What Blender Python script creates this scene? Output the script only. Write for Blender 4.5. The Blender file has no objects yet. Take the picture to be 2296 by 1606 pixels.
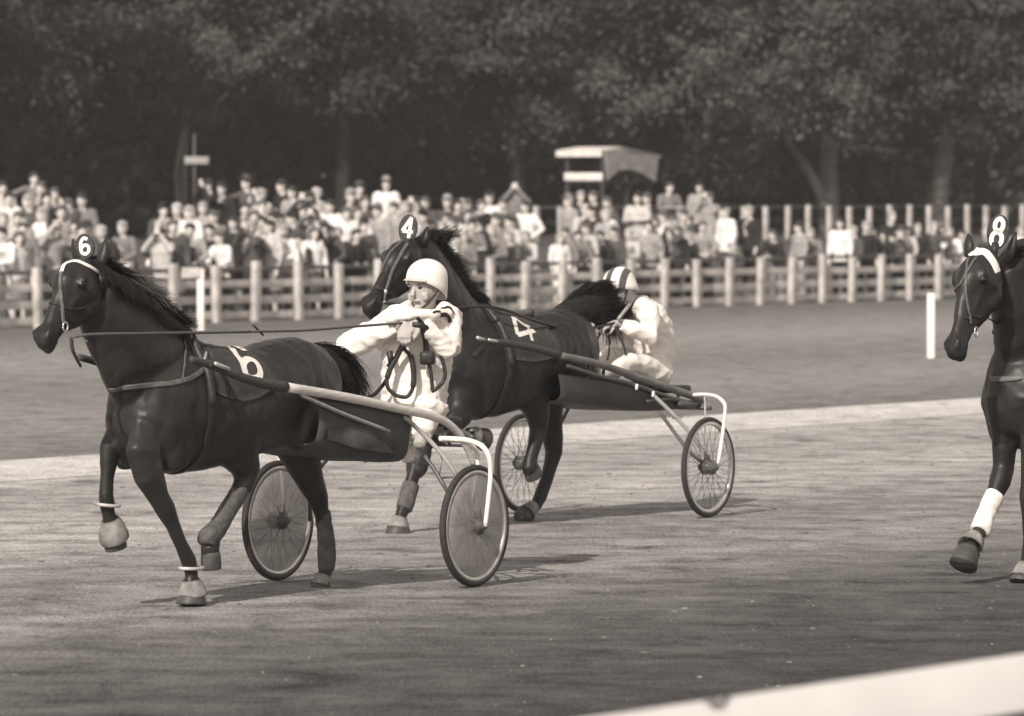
import bpy, bmesh, math, random
from mathutils import Vector, Matrix, noise
from mathutils.bvhtree import BVHTree
R = math.radians
S = bpy.context.scene
COL = S.collection

# ------------------------------------------------------------------ camera
F = 12560.; CU = 1148.; CV = 803.; HY = 442.; CH = 2.14
TH = math.atan((CV - HY) / F)
cam_d = bpy.data.cameras.new('camera'); cam = bpy.data.objects.new('camera', cam_d); COL.objects.link(cam)
cam.location = (0, 0, CH); cam.rotation_euler = (R(90) - TH, 0, 0)
cam_d.sensor_width = 36; cam_d.lens = F / 2296 * 36
cam_d.clip_start = 1; cam_d.clip_end = 3000
cam_d.dof.use_dof = True; cam_d.dof.focus_distance = 31.0; cam_d.dof.aperture_fstop = 4.8
S.camera = cam

# ------------------------------------------------------------------ sky and sun
SA, SE = R(68), R(36)
w = bpy.data.worlds.new('World'); S.world = w; w.use_nodes = True
nt = w.node_tree; nt.nodes.clear()
sky = nt.nodes.new('ShaderNodeTexSky'); sky.sky_type = 'NISHITA'; sky.sun_disc = False
sky.sun_elevation = SE; sky.sun_rotation = math.atan2(-math.cos(SA), -math.sin(SA)) % (2 * math.pi)
hs = nt.nodes.new('ShaderNodeHueSaturation'); hs.inputs['Saturation'].default_value = 0.0
mx = nt.nodes.new('ShaderNodeMix'); mx.data_type = 'RGBA'; mx.blend_type = 'MULTIPLY'
mx.inputs['Factor'].default_value = 1; mx.inputs[7].default_value = (1, .935, .875, 1)
bg = nt.nodes.new('ShaderNodeBackground'); bg.inputs['Strength'].default_value = 0.15
ow = nt.nodes.new('ShaderNodeOutputWorld')
nt.links.new(sky.outputs[0], hs.inputs['Color']); nt.links.new(hs.outputs[0], mx.inputs[6])
nt.links.new(mx.outputs[2], bg.inputs[0]); nt.links.new(bg.outputs[0], ow.inputs[0])
sd = bpy.data.lights.new('sun', 'SUN'); sun = bpy.data.objects.new('sun', sd); COL.objects.link(sun)
sd.energy = 4.6; sd.angle = R(.53); sd.color = (1, .92, .84)
LD = Vector((math.cos(SE) * math.cos(SA), math.cos(SE) * math.sin(SA), -math.sin(SE)))
sun.rotation_euler = LD.to_track_quat('-Z', 'Y').to_euler(); sun.location = (-20, -10, 40)
S.view_settings.view_transform = 'Standard'; S.view_settings.look = 'None'
S.view_settings.exposure = 0.0; S.view_settings.gamma = 1

# ------------------------------------------------------------------ geometry of the view (used to place real points)
def ray(u, v):
    x = (u - CU) / F; z = -(v - CV) / F
    return Vector((x, math.cos(TH) + z * math.sin(TH), -math.sin(TH) + z * math.cos(TH)))
def at(u, v, Y):
    r = ray(u, v); return Vector((0, 0, CH)) + r * (Y / r.y)
def ground(u, v, z=0.):
    r = ray(u, v); return Vector((0, 0, CH)) + r * ((z - CH) / r.z)
DX, DY = .540, .8415                       # direction of the track, going away to the right
def W_of(p): return p.x * DY - p.y * DX      # distance across the track
class Frame:                               # forward = heading of the horse, lat + = the side nearer to us
    def __init__(s, u, v, Y, phi=57.3):
        p = at(u, v, Y); s.o = Vector((p.x, p.y, 0)); a = R(phi)
        s.d = Vector((-math.cos(a), -math.sin(a), 0)); s.n = Vector((-s.d.y, s.d.x, 0))
    def J(s, u, v, lat=0.):
        r = ray(u, v); k = (lat + s.o.dot(s.n)) / r.dot(s.n)
        return Vector((0, 0, CH)) + r * k
    def W(s, t, lat, z): return s.o + s.d * t + s.n * lat + Vector((0, 0, z))
    def L(s, p):
        q = p - s.o; return Vector((q.dot(s.d), q.dot(s.n), q.z))
    def M(s, p):                           # mirror a world point to the far side
        q = s.L(p); return s.W(q.x, -q.y, q.z)

# ------------------------------------------------------------------ materials
def hexc(v): return v
def mat(name, c, rough=.8, var=.0, scale=8., bump=0., metal=0., spec=.3, detail=6., stretch=None, sheen=0., c2=None, thr=None):
    m = bpy.data.materials.new(name); m.use_nodes = True; n = m.node_tree; b = n.nodes['Principled BSDF']
    if isinstance(c, (int, float)): c = (c, c * .965, c * .935)
    b.inputs['Base Color'].default_value = (*c, 1); b.inputs['Roughness'].default_value = rough
    b.inputs['Metallic'].default_value = metal; b.inputs['Specular IOR Level'].default_value = spec
    if sheen: b.inputs['Sheen Weight'].default_value = sheen; b.inputs['Sheen Roughness'].default_value = .4
    if var or bump:
        tc = n.nodes.new('ShaderNodeTexCoord'); mp = n.nodes.new('ShaderNodeMapping')
        if stretch: mp.inputs['Scale'].default_value = stretch
        ns = n.nodes.new('ShaderNodeTexNoise'); ns.inputs['Scale'].default_value = scale; ns.inputs['Detail'].default_value = detail
        n.links.new(tc.outputs['Object'], mp.inputs[0]); n.links.new(mp.outputs[0], ns.inputs['Vector'])
        if var:
            cr = n.nodes.new('ShaderNodeValToRGB')
            lo, hi = (thr or (.3, .7)); cr.color_ramp.elements[0].position = lo; cr.color_ramp.elements[1].position = hi
            k0, k1 = 1 - var, 1 + var
            cr.color_ramp.elements[0].color = (*(c2 if c2 else [x * k0 for x in c]), 1)
            cr.color_ramp.elements[1].color = (*[min(1, x * (k1 if not c2 else 1)) for x in c], 1)
            n.links.new(ns.outputs['Fac'], cr.inputs[0]); n.links.new(cr.outputs[0], b.inputs['Base Color'])
        if bump:
            bp = n.nodes.new('ShaderNodeBump'); bp.inputs['Strength'].default_value = min(1, bump); bp.inputs['Distance'].default_value = .02
            n.links.new(ns.outputs['Fac'], bp.inputs['Height']); n.links.new(bp.outputs[0], b.inputs['Normal'])
    return m
M = {}
M['coat'] = mat('dark_bay_coat', (.024, .0222, .0208), .46, .45, 3.2, .35, spec=.32)
M['coat2'] = mat('black_coat', (.016, .0153, .0148), .46, .4, 3.5, .35, spec=.30)
M['coat3'] = mat('brown_coat', (.022, .0205, .019), .45, .4, 3.5, .3, spec=.32)
M['hair'] = mat('horse_hair', (.022, .021, .0205), .7, .4, 30, spec=.1)
M['hair_light'] = mat('pale_forelock_hair', (.30, .29, .275), .6, .4, 30)
M['leather'] = mat('black_leather', (.028, .027, .026), .45, .3, 40, .2)
M['leather_l'] = mat('worn_brown_leather', (.10, .096, .092), .5, .3, 40, .2)
M['white'] = mat('white_paint', (.82, .77, .71), .45, .06, 10, .1)
M['cloth_white'] = mat('white_racing_cloth', (.80, .75, .69), .8, .08, 9, .35, spec=.15)
M['cloth_ink'] = mat('dark_cloth_badge', .03, .8, .1, 20)
M['helmet'] = mat('white_helmet_shell', (.84, .785, .72), .3, .02, 4, spec=.5)
M['skin'] = mat('skin', (.40, .38, .36), .6, .12, 25, .1)
M['skin_pale'] = mat('pale_sunlit_skin', (.40, .375, .35), .6, .1, 25)
M['glove'] = mat('grey_glove', (.20, .192, .185), .7, .2, 30, .2)
M['eye'] = mat('dark_eye', .01, .15, spec=.6)
M['sclera'] = mat('eye_white', .5, .3)
M['lip'] = mat('lip', (.17, .16, .155), .6)
M['pad'] = mat('grey_saddle_cloth', (.115, .11, .105), .85, .2, 30, .3)
M['paint_no'] = mat('white_number_paint', (.80, .75, .69), .7, .05, 20)
M['rubber'] = mat('black_tyre_rubber', .035, .75, .2, 40, .2)
M['rim'] = mat('polished_rim_metal', (.62, .60, .57), .32, .1, 12, metal=.7, spec=.5)
M['disc'] = mat('grey_wheel_disc', (.36, .345, .33), .5, .12, 9, .1, spec=.35)
M['disc2'] = mat('pale_grey_wheel_disc', (.27, .26, .25), .5, .22, 9, .1, spec=.35)
M['tube'] = mat('grey_painted_tube', (.33, .318, .305), .4, .15, 20, spec=.5)
M['tube_d'] = mat('dark_steel_tube', (.08, .077, .074), .4, .2, 20, spec=.5)
M['wood'] = mat('varnished_ash_shaft', (.60, .565, .53), .4, .2, 3, .1, spec=.5, stretch=(3, 3, 40))
M['tape'] = mat('dark_shaft_tape', (.06, .058, .056), .7, .2, 40, .3)
M['apron'] = mat('dark_canvas_apron', (.055, .053, .051), .55, .4, 4, .3, spec=.4)
M['apron_lit'] = mat('sunlit_canvas_patch', (.135, .13, .126), .6, .35, 8, .3)  # paler canvas tone, sunlight on the apron put into the colour
M['boot'] = mat('pale_rubber_bell_boot', (.42, .40, .38), .7, .4, 14, .3)
M['hoof'] = mat('hoof_horn', (.065, .062, .059), .5, .3, 20)
M['bandage'] = mat('grey_leg_wrap', (.085, .082, .079), .8, .3, 25, .4)
M['fence'] = mat('weathered_white_post', (.46, .435, .41), .8, .3, 5, .3)
M['board'] = mat('weathered_pale_board', (.50, .475, .45), .8, .3, 3, .3)
M['wire'] = mat('dark_rail', (.10, .096, .092), .7, .2, 10)
M['bark'] = mat('tree_bark', (.030, .028, .027), .9, .35, 4, .8, stretch=(1, 1, .2))
M['bark_l'] = mat('pale_tree_bark', (.15, .142, .135), .9, .35, 4, .8, stretch=(1, 1, .2))
M['leaf1'] = mat('foliage_mid', (.055, .052, .049), .65, .45, .8, spec=.25)
M['leaf2'] = mat('foliage_light', (.078, .074, .068), .6, .45, .8, spec=.3)
M['leaf3'] = mat('foliage_dark', (.046, .044, .042), .7, .45, .8, spec=.2)
M['booth_w'] = mat('white_painted_booth_board', (.74, .70, .65), .6, .1, 6)
M['booth_shade'] = mat('shade_toned_booth_side', (.33, .315, .30), .7, .25, 5, .2)  # grey carries the shade of the side turned from the sun
M['booth_d'] = mat('dark_booth_timber', (.05, .048, .046), .8, .3, 6)

# ------------------------------------------------------------------ object helpers
def tag(o, label=None, cat=None, group=None, kind=None):
    if label: o['label'] = label
    if cat: o['category'] = cat
    if group: o['group'] = group
    if kind: o['kind'] = kind
    return o
def link_mesh(name, me, m=None, parent=None, loc=None, smooth=True):
    o = bpy.data.objects.new(name, me); COL.objects.link(o)
    if m is not None and not me.materials: me.materials.append(m)
    if parent is not None: o.parent = parent
    if loc is not None: o.location = loc
    if smooth and len(me.polygons): me.polygons.foreach_set('use_smooth', [True] * len(me.polygons))
    return o
def org(parent):
    v = Vector((0, 0, 0)); p = parent
    while p is not None: v += p.location; p = p.parent
    return v
def build(name, bm, m, parent=None, loc=None, smooth=True):
    """bm holds world coordinates; the object gets loc (top level) or hangs on its parent's origin"""
    off = org(parent) if parent is not None else (loc if loc is not None else Vector((0, 0, 0)))
    bmesh.ops.translate(bm, verts=bm.verts, vec=-off)
    me = bpy.data.meshes.new(name); bm.to_mesh(me); bm.free()
    return link_mesh(name, me, m, parent, loc if parent is None else None, smooth)
def empty(name, loc):
    o = bpy.data.objects.new(name, None); COL.objects.link(o); o.location = loc; o.empty_display_size = .3; return o
def NB(): return bmesh.new()
def ring_faces(bm, a, b):
    n = len(a)
    for i in range(n): bm.faces.new((a[i], a[(i + 1) % n], b[(i + 1) % n], b[i]))
def loft(bm, pts, side=None, seg=18, cap=True, sq=1.0):
    """pts: (centre, radius along side, radius across)"""
    side = Vector(side) if side is not None else Vector((1, 0, 0)); P = [Vector(p[0]) for p in pts]; prev = None
    for i, p in enumerate(pts):
        a = P[max(0, i - 1)]; b = P[min(len(P) - 1, i + 1)]; t = (b - a)
        if t.length < 1e-9: t = Vector((0, 0, 1))
        t.normalize(); s = side - t * side.dot(t)
        if s.length < 1e-3: s = t.orthogonal()
        s.normalize(); u = t.cross(s); rs = p[1]; ru = p[2] if len(p) > 2 else p[1]; ring = []
        for k in range(seg):
            a_ = 2 * math.pi * k / seg; c, d = math.cos(a_), math.sin(a_)
            if sq != 1.0: c = math.copysign(abs(c) ** sq, c); d = math.copysign(abs(d) ** sq, d)
            ring.append(bm.verts.new(P[i] + s * rs * c + u * ru * d))
        if prev: ring_faces(bm, prev, ring)
        elif cap:
            q = bm.verts.new(P[i] - t * min(rs, ru) * .35)
            for k in range(seg): bm.faces.new((q, ring[(k + 1) % seg], ring[k]))
        prev = ring
    if cap:
        q = bm.verts.new(P[-1] + t * min(rs, ru) * .35)
        for k in range(seg): bm.faces.new((q, prev[k], prev[(k + 1) % seg]))
def catmull(P, n=6):
    P = [Vector(p) for p in P]
    if len(P) < 3: return [P[0].lerp(P[-1], i / n) for i in range(n + 1)]
    Q = [P[0] * 2 - P[1]] + P + [P[-1] * 2 - P[-2]]; out = []
    for i in range(1, len(Q) - 2):
        a, b, c, d = Q[i - 1:i + 3]
        for k in range(n):
            t = k / n
            out.append(.5 * ((2 * b) + (c - a) * t + (2 * a - 5 * b + 4 * c - d) * t * t + (3 * b - a - 3 * c + d) * t ** 3))
    out.append(P[-1]); return out
def tube(bm, P, r, seg=8, curve=0, r1=None, side=None, flat=1.0):
    if curve: P = catmull(P, curve)
    n = len(P); loft(bm, [(p, (r if r1 is None else r + (r1 - r) * i / (n - 1)), (r if r1 is None else r + (r1 - r) * i / (n - 1)) * flat) for i, p in enumerate(P)], side, seg)
def torus(bm, c, ax_, R_, r, K=28, k=8, sy=1.0):
    ax_ = ax_.normalized(); a = ax_.orthogonal().normalized(); b = ax_.cross(a); rows = []
    for i in range(K):
        t = 2 * math.pi * i / K; d = a * math.cos(t) + b * math.sin(t) * sy
        rows.append([bm.verts.new(c + d * (R_ + r * math.cos(q)) + ax_ * r * math.sin(q)) for q in [2 * math.pi * j / k for j in range(k)]])
    for i in range(K): ring_faces(bm, rows[i], rows[(i + 1) % K])
def smooth_rings(pts, n=4):
    """more rings between the given ones"""
    P = catmull([p[0] for p in pts], n); A = catmull([Vector((p[1], p[2] if len(p) > 2 else p[1], 0)) for p in pts], n)
    return [(p, max(.002, a.x), max(.002, a.y)) for p, a in zip(P, A)]
def ball(bm, c, r, scale=(1, 1, 1), seg=16):
    m = Matrix.Translation(Vector(c)) @ Matrix.Diagonal((*scale, 1))
    bmesh.ops.create_uvsphere(bm, u_segments=seg, v_segments=max(8, seg * 2 // 3), radius=r, matrix=m)
def box(bm, c, sz, ax=None, bev=0.):
    """ax: 3 axes"""
    ax = ax or (Vector((1, 0, 0)), Vector((0, 1, 0)), Vector((0, 0, 1))); c = Vector(c)
    v = [bm.verts.new(c + ax[0] * (sz[0] / 2 * i) + ax[1] * (sz[1] / 2 * j) + ax[2] * (sz[2] / 2 * k)) for k in (-1, 1) for j in (-1, 1) for i in (-1, 1)]
    fs = [bm.faces.new([v[i] for i in f]) for f in ((0, 2, 3, 1), (4, 5, 7, 6), (0, 1, 5, 4), (2, 6, 7, 3), (0, 4, 6, 2), (1, 3, 7, 5))]
    if bev:
        es = {e for f in fs for e in f.edges}
        bmesh.ops.bevel(bm, geom=list(es), offset=bev, segments=2, affect='EDGES', profile=.6)
def remesh(bm, vox, smooth=5, fac=.5):
    me = bpy.data.meshes.new('tmp'); bm.to_mesh(me); bm.free()
    o = bpy.data.objects.new('tmp', me); COL.objects.link(o)
    md = o.modifiers.new('r', 'REMESH'); md.mode = 'VOXEL'; md.voxel_size = vox; md.use_smooth_shade = True
    if smooth: sm = o.modifiers.new('s', 'SMOOTH'); sm.iterations = smooth; sm.factor = fac
    dg = bpy.context.evaluated_depsgraph_get(); dg.update()
    m2 = bpy.data.meshes.new_from_object(o.evaluated_get(dg))
    bpy.data.objects.remove(o); bpy.data.meshes.remove(me)
    b = bmesh.new(); b.from_mesh(m2); bpy.data.meshes.remove(m2); return b
def bvh_of(bm): return BVHTree.FromBMesh(bm)
CAMP = Vector((0, 0, CH))
def on_surface(bvh, pts, off=.004):
    """pixels to the points of the surface seen there"""
    out = []
    for u, v in pts:
        r = ray(u, v).normalized(); h = bvh.ray_cast(CAMP, r)
        if h[0] is None:
            D = 33.
            for _ in range(4): h2 = bvh.find_nearest(CAMP + r * D); D = (h2[0] - CAMP).dot(r)
            out.append(h2[0] + h2[1] * off); continue
        out.append(h[0] + h[1] * off)
    return out
def snap(bvh, pts, off=.004):
    out = []
    for p in pts:
        h = bvh.find_nearest(p); out.append(h[0] + h[1] * off)
    return out
def hairs(name, roots, m, parent, n, width, seed, noise_amt=.05, seg=6, tip=.25, stiff=None):
    """roots: list of guides, each a list of points; hair ribbons are spread between neighbouring guides"""
    rnd = random.Random(seed); bm = NB(); G = [catmull(g, 5) for g in roots]; L = min(len(g) for g in G)
    G = [[g[int(round(i * (len(g) - 1) / seg))] for i in range(seg + 1)] for g in G]
    for _ in range(n):
        k = rnd.random() * (len(G) - 1); i = int(k); f = k - i; g = [a.lerp(b, f) for a, b in zip(G[i], G[min(i + 1, len(G) - 1)])]
        ln = rnd.uniform(.55, 1.08); off = Vector((rnd.gauss(0, 1), rnd.gauss(0, 1), rnd.gauss(0, 1))) * noise_amt
        cur = Vector((rnd.gauss(0, 1), rnd.gauss(0, 1), rnd.gauss(0, 1))) * noise_amt * .8; prev = None
        r0 = Vector((rnd.gauss(0, 1), rnd.gauss(0, 1), rnd.gauss(0, 1))) * .006
        pts = []
        for j in range(seg + 1):
            a = j / seg * ln; q = a * seg; jj = min(int(q), seg - 1); p = g[jj].lerp(g[jj + 1], q - jj) if q <= seg else g[seg] + (g[seg] - g[seg - 1]) * (q - seg)
            pts.append(p + r0 + off * a ** 1.3 + cur * math.sin(a * 4) * a)
        side = Vector((rnd.gauss(0, 1), rnd.gauss(0, 1), rnd.gauss(0, 1))).normalized()
        for j, p in enumerate(pts):
            t = (pts[min(j + 1, seg)] - pts[max(j - 1, 0)]).normalized(); s = t.cross(side)
            if s.length < .01: s = t.orthogonal()
            s.normalize(); wd = width * (1 - (1 - tip) * (j / seg) ** 1.5) * .5
            a, b = bm.verts.new(p - s * wd), bm.verts.new(p + s * wd)
            if prev: bm.faces.new((prev[0], prev[1], b, a))
            prev = (a, b)
    return build(name, bm, m, parent)

# ================================================================== SETTING
def WS(w_, s_, z=0.): return Vector((w_ * DY + s_ * DX, -w_ * DX + s_ * DY, z))
WF, WB = -56.3, -67.8                    # the two fences, as distances across the track
def sheet(name, w0, w1, s0, s1, z, m, ws=None, ss=None, zf=None):
    bm = NB(); ws = ws or [w0, w1]; ss = ss or [s0, s1]; g = [[bm.verts.new(WS(a, b, z if zf is None else zf(a, b))) for b in ss] for a in ws]
    for i in range(len(ws) - 1):
        for j in range(len(ss) - 1): bm.faces.new((g[i][j], g[i + 1][j], g[i + 1][j + 1], g[i][j + 1]))
    bmesh.ops.recalc_face_normals(bm, faces=bm.faces)
    for f in bm.faces:
        if f.normal.z < 0: bmesh.ops.reverse_faces(bm, faces=bm.faces); break
    return tag(build(name, bm, m, smooth=zf is not None), kind='structure')
def ground_mat(name, stops, noise_amp=1.2, rough=.95, blotch=.35, fine=.35, sx=(.8, 1, 1), bump=.8):
    """colour follows the distance across the track (worn and watered strips), broken up by noise"""
    m = bpy.data.materials.new(name); m.use_nodes = True; n = m.node_tree; b = n.nodes['Principled BSDF']; b.inputs['Roughness'].default_value = rough; b.inputs['Specular IOR Level'].default_value = .15
    N = n.nodes.new; K = n.links.new
    tc = N('ShaderNodeTexCoord'); dt = N('ShaderNodeVectorMath'); dt.operation = 'DOT_PRODUCT'; dt.inputs[1].default_value = (DY, -DX, 0); K(tc.outputs['Object'], dt.inputs[0])
    def nz(scale, det, sc):
        mp = N('ShaderNodeMapping'); mp.inputs['Scale'].default_value = sc; K(tc.outputs['Object'], mp.inputs[0])
        q = N('ShaderNodeTexNoise'); q.inputs['Scale'].default_value = scale; q.inputs['Detail'].default_value = det; q.inputs['Roughness'].default_value = .6; K(mp.outputs[0], q.inputs['Vector']); return q.outputs['Fac']
    def mth(op, a, c=None, b2=None):
        q = N('ShaderNodeMath'); q.operation = op
        for i, x in enumerate((a, c, b2)):
            if x is None: continue
            if isinstance(x, (int, float)): q.inputs[i].default_value = x
            else: K(x, q.inputs[i])
        return q.outputs[0]
    big = nz(.5, 4, sx); mid = nz(2.2, 5, sx); fin = nz(8, 5, (.8, .42, 1)); grit = nz(40, 3, (1, .14, 1))
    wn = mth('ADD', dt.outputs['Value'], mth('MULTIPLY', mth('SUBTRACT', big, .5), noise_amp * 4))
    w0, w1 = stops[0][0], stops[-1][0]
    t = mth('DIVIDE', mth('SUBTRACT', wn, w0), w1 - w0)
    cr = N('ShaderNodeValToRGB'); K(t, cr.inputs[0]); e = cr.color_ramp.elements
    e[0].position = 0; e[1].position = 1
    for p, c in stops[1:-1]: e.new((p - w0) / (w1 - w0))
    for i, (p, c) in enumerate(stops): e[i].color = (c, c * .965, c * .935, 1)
    k = mth('ADD', mth('MULTIPLY', mth('SUBTRACT', mid, .5), blotch * 4), mth('MULTIPLY', mth('SUBTRACT', fin, .5), fine * 2))
    k = mth('ADD', k, mth('MULTIPLY', mth('SUBTRACT', grit, .5), fine * 1.9)); div = nz(2.6, 2, (1, .38, 1)); dv = N('ShaderNodeMapRange'); K(div, dv.inputs[0]); dv.inputs[1].default_value = .60; dv.inputs[2].default_value = .72; dv.inputs[3].default_value = 0.; dv.inputs[4].default_value = -.38
    k = mth('MAXIMUM', mth('ADD', mth('ADD', k, 1), dv.outputs[0]), .25)
    mu = N('ShaderNodeVectorMath'); mu.operation = 'SCALE'; K(cr.outputs[0], mu.inputs[0]); K(k, mu.inputs['Scale']); K(mu.outputs[0], b.inputs['Base Color'])
    bp = N('ShaderNodeBump'); bp.inputs['Strength'].default_value = bump; bp.inputs['Distance'].default_value = .04
    K(mth('ADD', fin, mth('MULTIPLY', grit, .4)), bp.inputs['Height']); K(bp.outputs[0], b.inputs['Normal'])
    return m
GM = ground_mat('meadow_grass', [(-70, .18), (-57, .18), (-54.5, .13), (-50, .19), (-44, .26), (-38, .19), (-33, .25), (-28.4, .17)], .7, blotch=.42, fine=.42)
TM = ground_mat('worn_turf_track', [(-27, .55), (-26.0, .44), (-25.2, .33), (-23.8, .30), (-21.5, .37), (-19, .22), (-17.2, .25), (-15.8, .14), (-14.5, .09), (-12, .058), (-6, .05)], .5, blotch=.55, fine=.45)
SM = ground_mat('sandy_edge_strip', [(-29, .50), (-27.4, .58), (-25, .46)], .5, blotch=.3, fine=.5)
BM_ = ground_mat('trampled_shaded_bank', [(-90, .06), (-66, .08), (-57, .14)], .8, blotch=.3, fine=.3)  # darkens towards the wood: tree shadow put into the ground colour
sheet('ground', -520, 160, -300, 620, -.012, GM)
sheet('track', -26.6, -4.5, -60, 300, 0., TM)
sheet('sand_strip', -28.0, -25.9, -60, 300, .004, SM)
def bank_z(q):                          # q = metres behind the front fence
    if q < .5: return 0.
    if q < 7.2: return .148 * (q - .5)
    if q < 12: return .992 + .03 * (q - 7.2)
    return 1.136
qs = [-.4, .5, 1.5, 2.5, 3.5, 4.5, 5.5, 6.5, 7.2, 8, 10, 12, 16, 25, 60, 200]
bankw = [WF - q for q in qs]
sheet('spectator_bank', 0, 0, 0, 0, 0, BM_, ws=bankw, ss=[20 + 4 * i for i in range(60)],
      zf=lambda a, b: (-.03 if WF - a < 0 else bank_z(WF - a) + .04 * noise.noise(Vector((a * .5, b * .5, 0)))))

AXD = (Vector((DX, DY, 0)), Vector((-DY, DX, 0)), Vector((0, 0, 1)))    # along the track, across it (away), up
rnd = random.Random(5)
# ---- front fence
fo = WS(WF, 79.46)
ff = tag(empty('picket_fence', fo), 'long low white post and board fence along the front of the crowd', 'fence')
for k in range(-28, 36):
    bm = NB(); s_ = 79.46 + 1.242 * k; h = 1.0 + rnd.uniform(-.04, .04) - .004 * max(0, k)
    p = WS(WF + .05, s_ + rnd.uniform(-.04, .04)); lean = rnd.uniform(-.045, .045)
    ax = (AXD[0], AXD[1], (Vector((0, 0, 1)) + AXD[0] * lean).normalized())
    box(bm, p + Vector((0, 0, h / 2 - .03)), (.15 + rnd.uniform(-.02, .02), .12, h + .06), ax, .012); build('post', bm, M['fence'], ff)
for z, hh, m in ((.10, .13, 'board'), (.37, .14, 'board'), (.645, .13, 'board'), (.90, .07, 'wire')):
    bm = NB(); ss = [79.46 + 1.242 * k for k in range(-28, 37)]
    for a, b in zip(ss[:-1:2], ss[2::2]):
        dz = rnd.uniform(-.015, .015); box(bm, WS(WF - .045, (a + b) / 2, z + dz), (b - a - .01, .032, hh), AXD, .004)
    build('rail', bm, M[m], ff)
# ---- back fence
bo = WS(WB, 117, 1.1)
bf = tag(empty('post_fence', bo), 'pale post fence with thin dark wires on the bank in front of the trees', 'fence')
for k in range(-13, 26):
    s_ = 117.0 + 1.03 * k; bm = NB(); p = WS(WB, s_ + rnd.uniform(-.04, .04), bank_z(11.5)); h = .80 + rnd.uniform(-.03, .03)
    box(bm, p + Vector((0, 0, h / 2 - .06)), (.13, .10, h + .12), (AXD[0], AXD[1], (Vector((0, 0, 1)) + AXD[0] * rnd.uniform(-.03, .03)).normalized()), .01)
    build('post', bm, M['fence'], bf)
for z in (.78, .45, .15):
    bm = NB(); box(bm, WS(WB - .07, 123.6, bank_z(11.5) + z), (40.4, .02, .035 if z > .7 else .02), AXD); build('wire', bm, M['wire'], bf)
# ---- near rail
bm = NB(); ax_up = (AXD[1] * .60 + Vector((0, 0, 1)) * .80).normalized()     # tilt of the top board invented so its face catches the sun
ax = (AXD[0], AXD[0].cross(ax_up) * -1, ax_up)
r_top = WS(-6.44, 11, 1.0)
nr = tag(empty('rail_barrier', WS(-6.44, 11, 0)), 'near white running rail crossing the bottom right corner with a chipped edge', 'barrier')
cap_h = .158
for a, b in ((-14, 2.4), (2.4, 14.8), (14.8, 32)):
    c = WS(-6.44, (a + b) / 2, 1.0) - ax_up * cap_h / 2; box(bm, c, (b - a - .012, .028, cap_h), ax, .004)
rm = mat('weathered_white_rail_paint', .80, .55, .05, 3, .15)
n = rm.node_tree; tcn = [x for x in n.nodes if x.type == 'TEX_COORD'][0]; b_ = n.nodes['Principled BSDF']
n2 = n.nodes.new('ShaderNodeTexNoise'); n2.inputs['Scale'].default_value = 5.5; n2.inputs['Detail'].default_value = 9; n2.inputs['Roughness'].default_value = .7
mp2 = n.nodes.new('ShaderNodeMapping'); mp2.inputs['Location'].default_value = (3.3, 1.2, .4); n.links.new(tcn.outputs['Object'], mp2.inputs[0]); n.links.new(mp2.outputs[0], n2.inputs['Vector'])
r2 = n.nodes.new('ShaderNodeValToRGB'); r2.color_ramp.elements[0].position = .665; r2.color_ramp.elements[1].position = .72
mx2 = n.nodes.new('ShaderNodeMix'); mx2.data_type = 'RGBA'; n.links.new(n2.outputs['Fac'], r2.inputs[0]); n.links.new(r2.outputs[0], mx2.inputs['Factor'])
old = b_.inputs['Base Color'].links[0].from_socket; n.links.new(old, mx2.inputs[6]); mx2.inputs[7].default_value = (.42, .40, .375, 1); n.links.new(mx2.outputs[2], b_.inputs['Base Color'])
build('sun_tilted_board', bm, rm, nr)
for s_ in (-6, -2, 2.4, 6.4, 10.4 - .1, 14.8, 19, 23, 27):
    bm = NB(); box(bm, WS(-6.52, s_, .42), (.1, .1, .88), AXD, .008); build('post', bm, M['fence'], nr)
bm = NB()                                                # bare wood where the paint has chipped
for du, dv, sc in ((1596, 1590, 1), (1618, 1577, .5), (1575, 1582, .4)):
    r_ = ray(du, dv); nrm = ax[1]; k = (r_top - CAMP).dot(nrm) / r_.dot(nrm); p = CAMP + r_ * k; nn = nrm if nrm.dot(r_) < 0 else -nrm
    P = [bm.verts.new(p + nn * .0165 + (AXD[0] * math.cos(i * .52) * (.028 + .02 * rnd.random()) + ax_up * math.sin(i * .52) * (.010 + .008 * rnd.random())) * sc) for i in range(12)]
    bm.faces.new(P)
build('chipped_patch', bm, mat('bare_wood_chip', .20, .8, .5, 60), nr)

# ---- two single marker posts in the infield
def marker(u, v0, v1, label, wd, sign=False):
    b = ground(u, v1); top = at(u, v0, b.y); bm = NB(); h = top.z
    e = tag(empty('marker_post', Vector((b.x, b.y, 0))), label, 'post')
    box(bm, Vector((b.x, b.y, h / 2 - .02)), (wd, wd * .8, h + .04), None, .012); build('post', bm, M['white'], e)
    if sign:
        bm = NB(); box(bm, at(428, 612, b.y - .06), (.30, .03, .17), None, .01); build('plate', bm, M['fence'], e)
marker(450, 603, 741, 'single white marker post with a small plate behind the front horse\'s neck', .11, True)
marker(2087, 658, 801, 'short bright white marker post alone on the grass at the right', .10)

# ---- booth
def bpt(u, v, Y): return at(u, v, Y)
YB = 136.0; bo = at(1350, 470, YB); bo.z = bank_z(14)
bt = tag(empty('commentary_booth', bo), 'raised white commentary booth with shade-painted side above the crowd with an open dark window', 'booth')
c = at(1338, 366, YB); sB = F / YB
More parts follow.
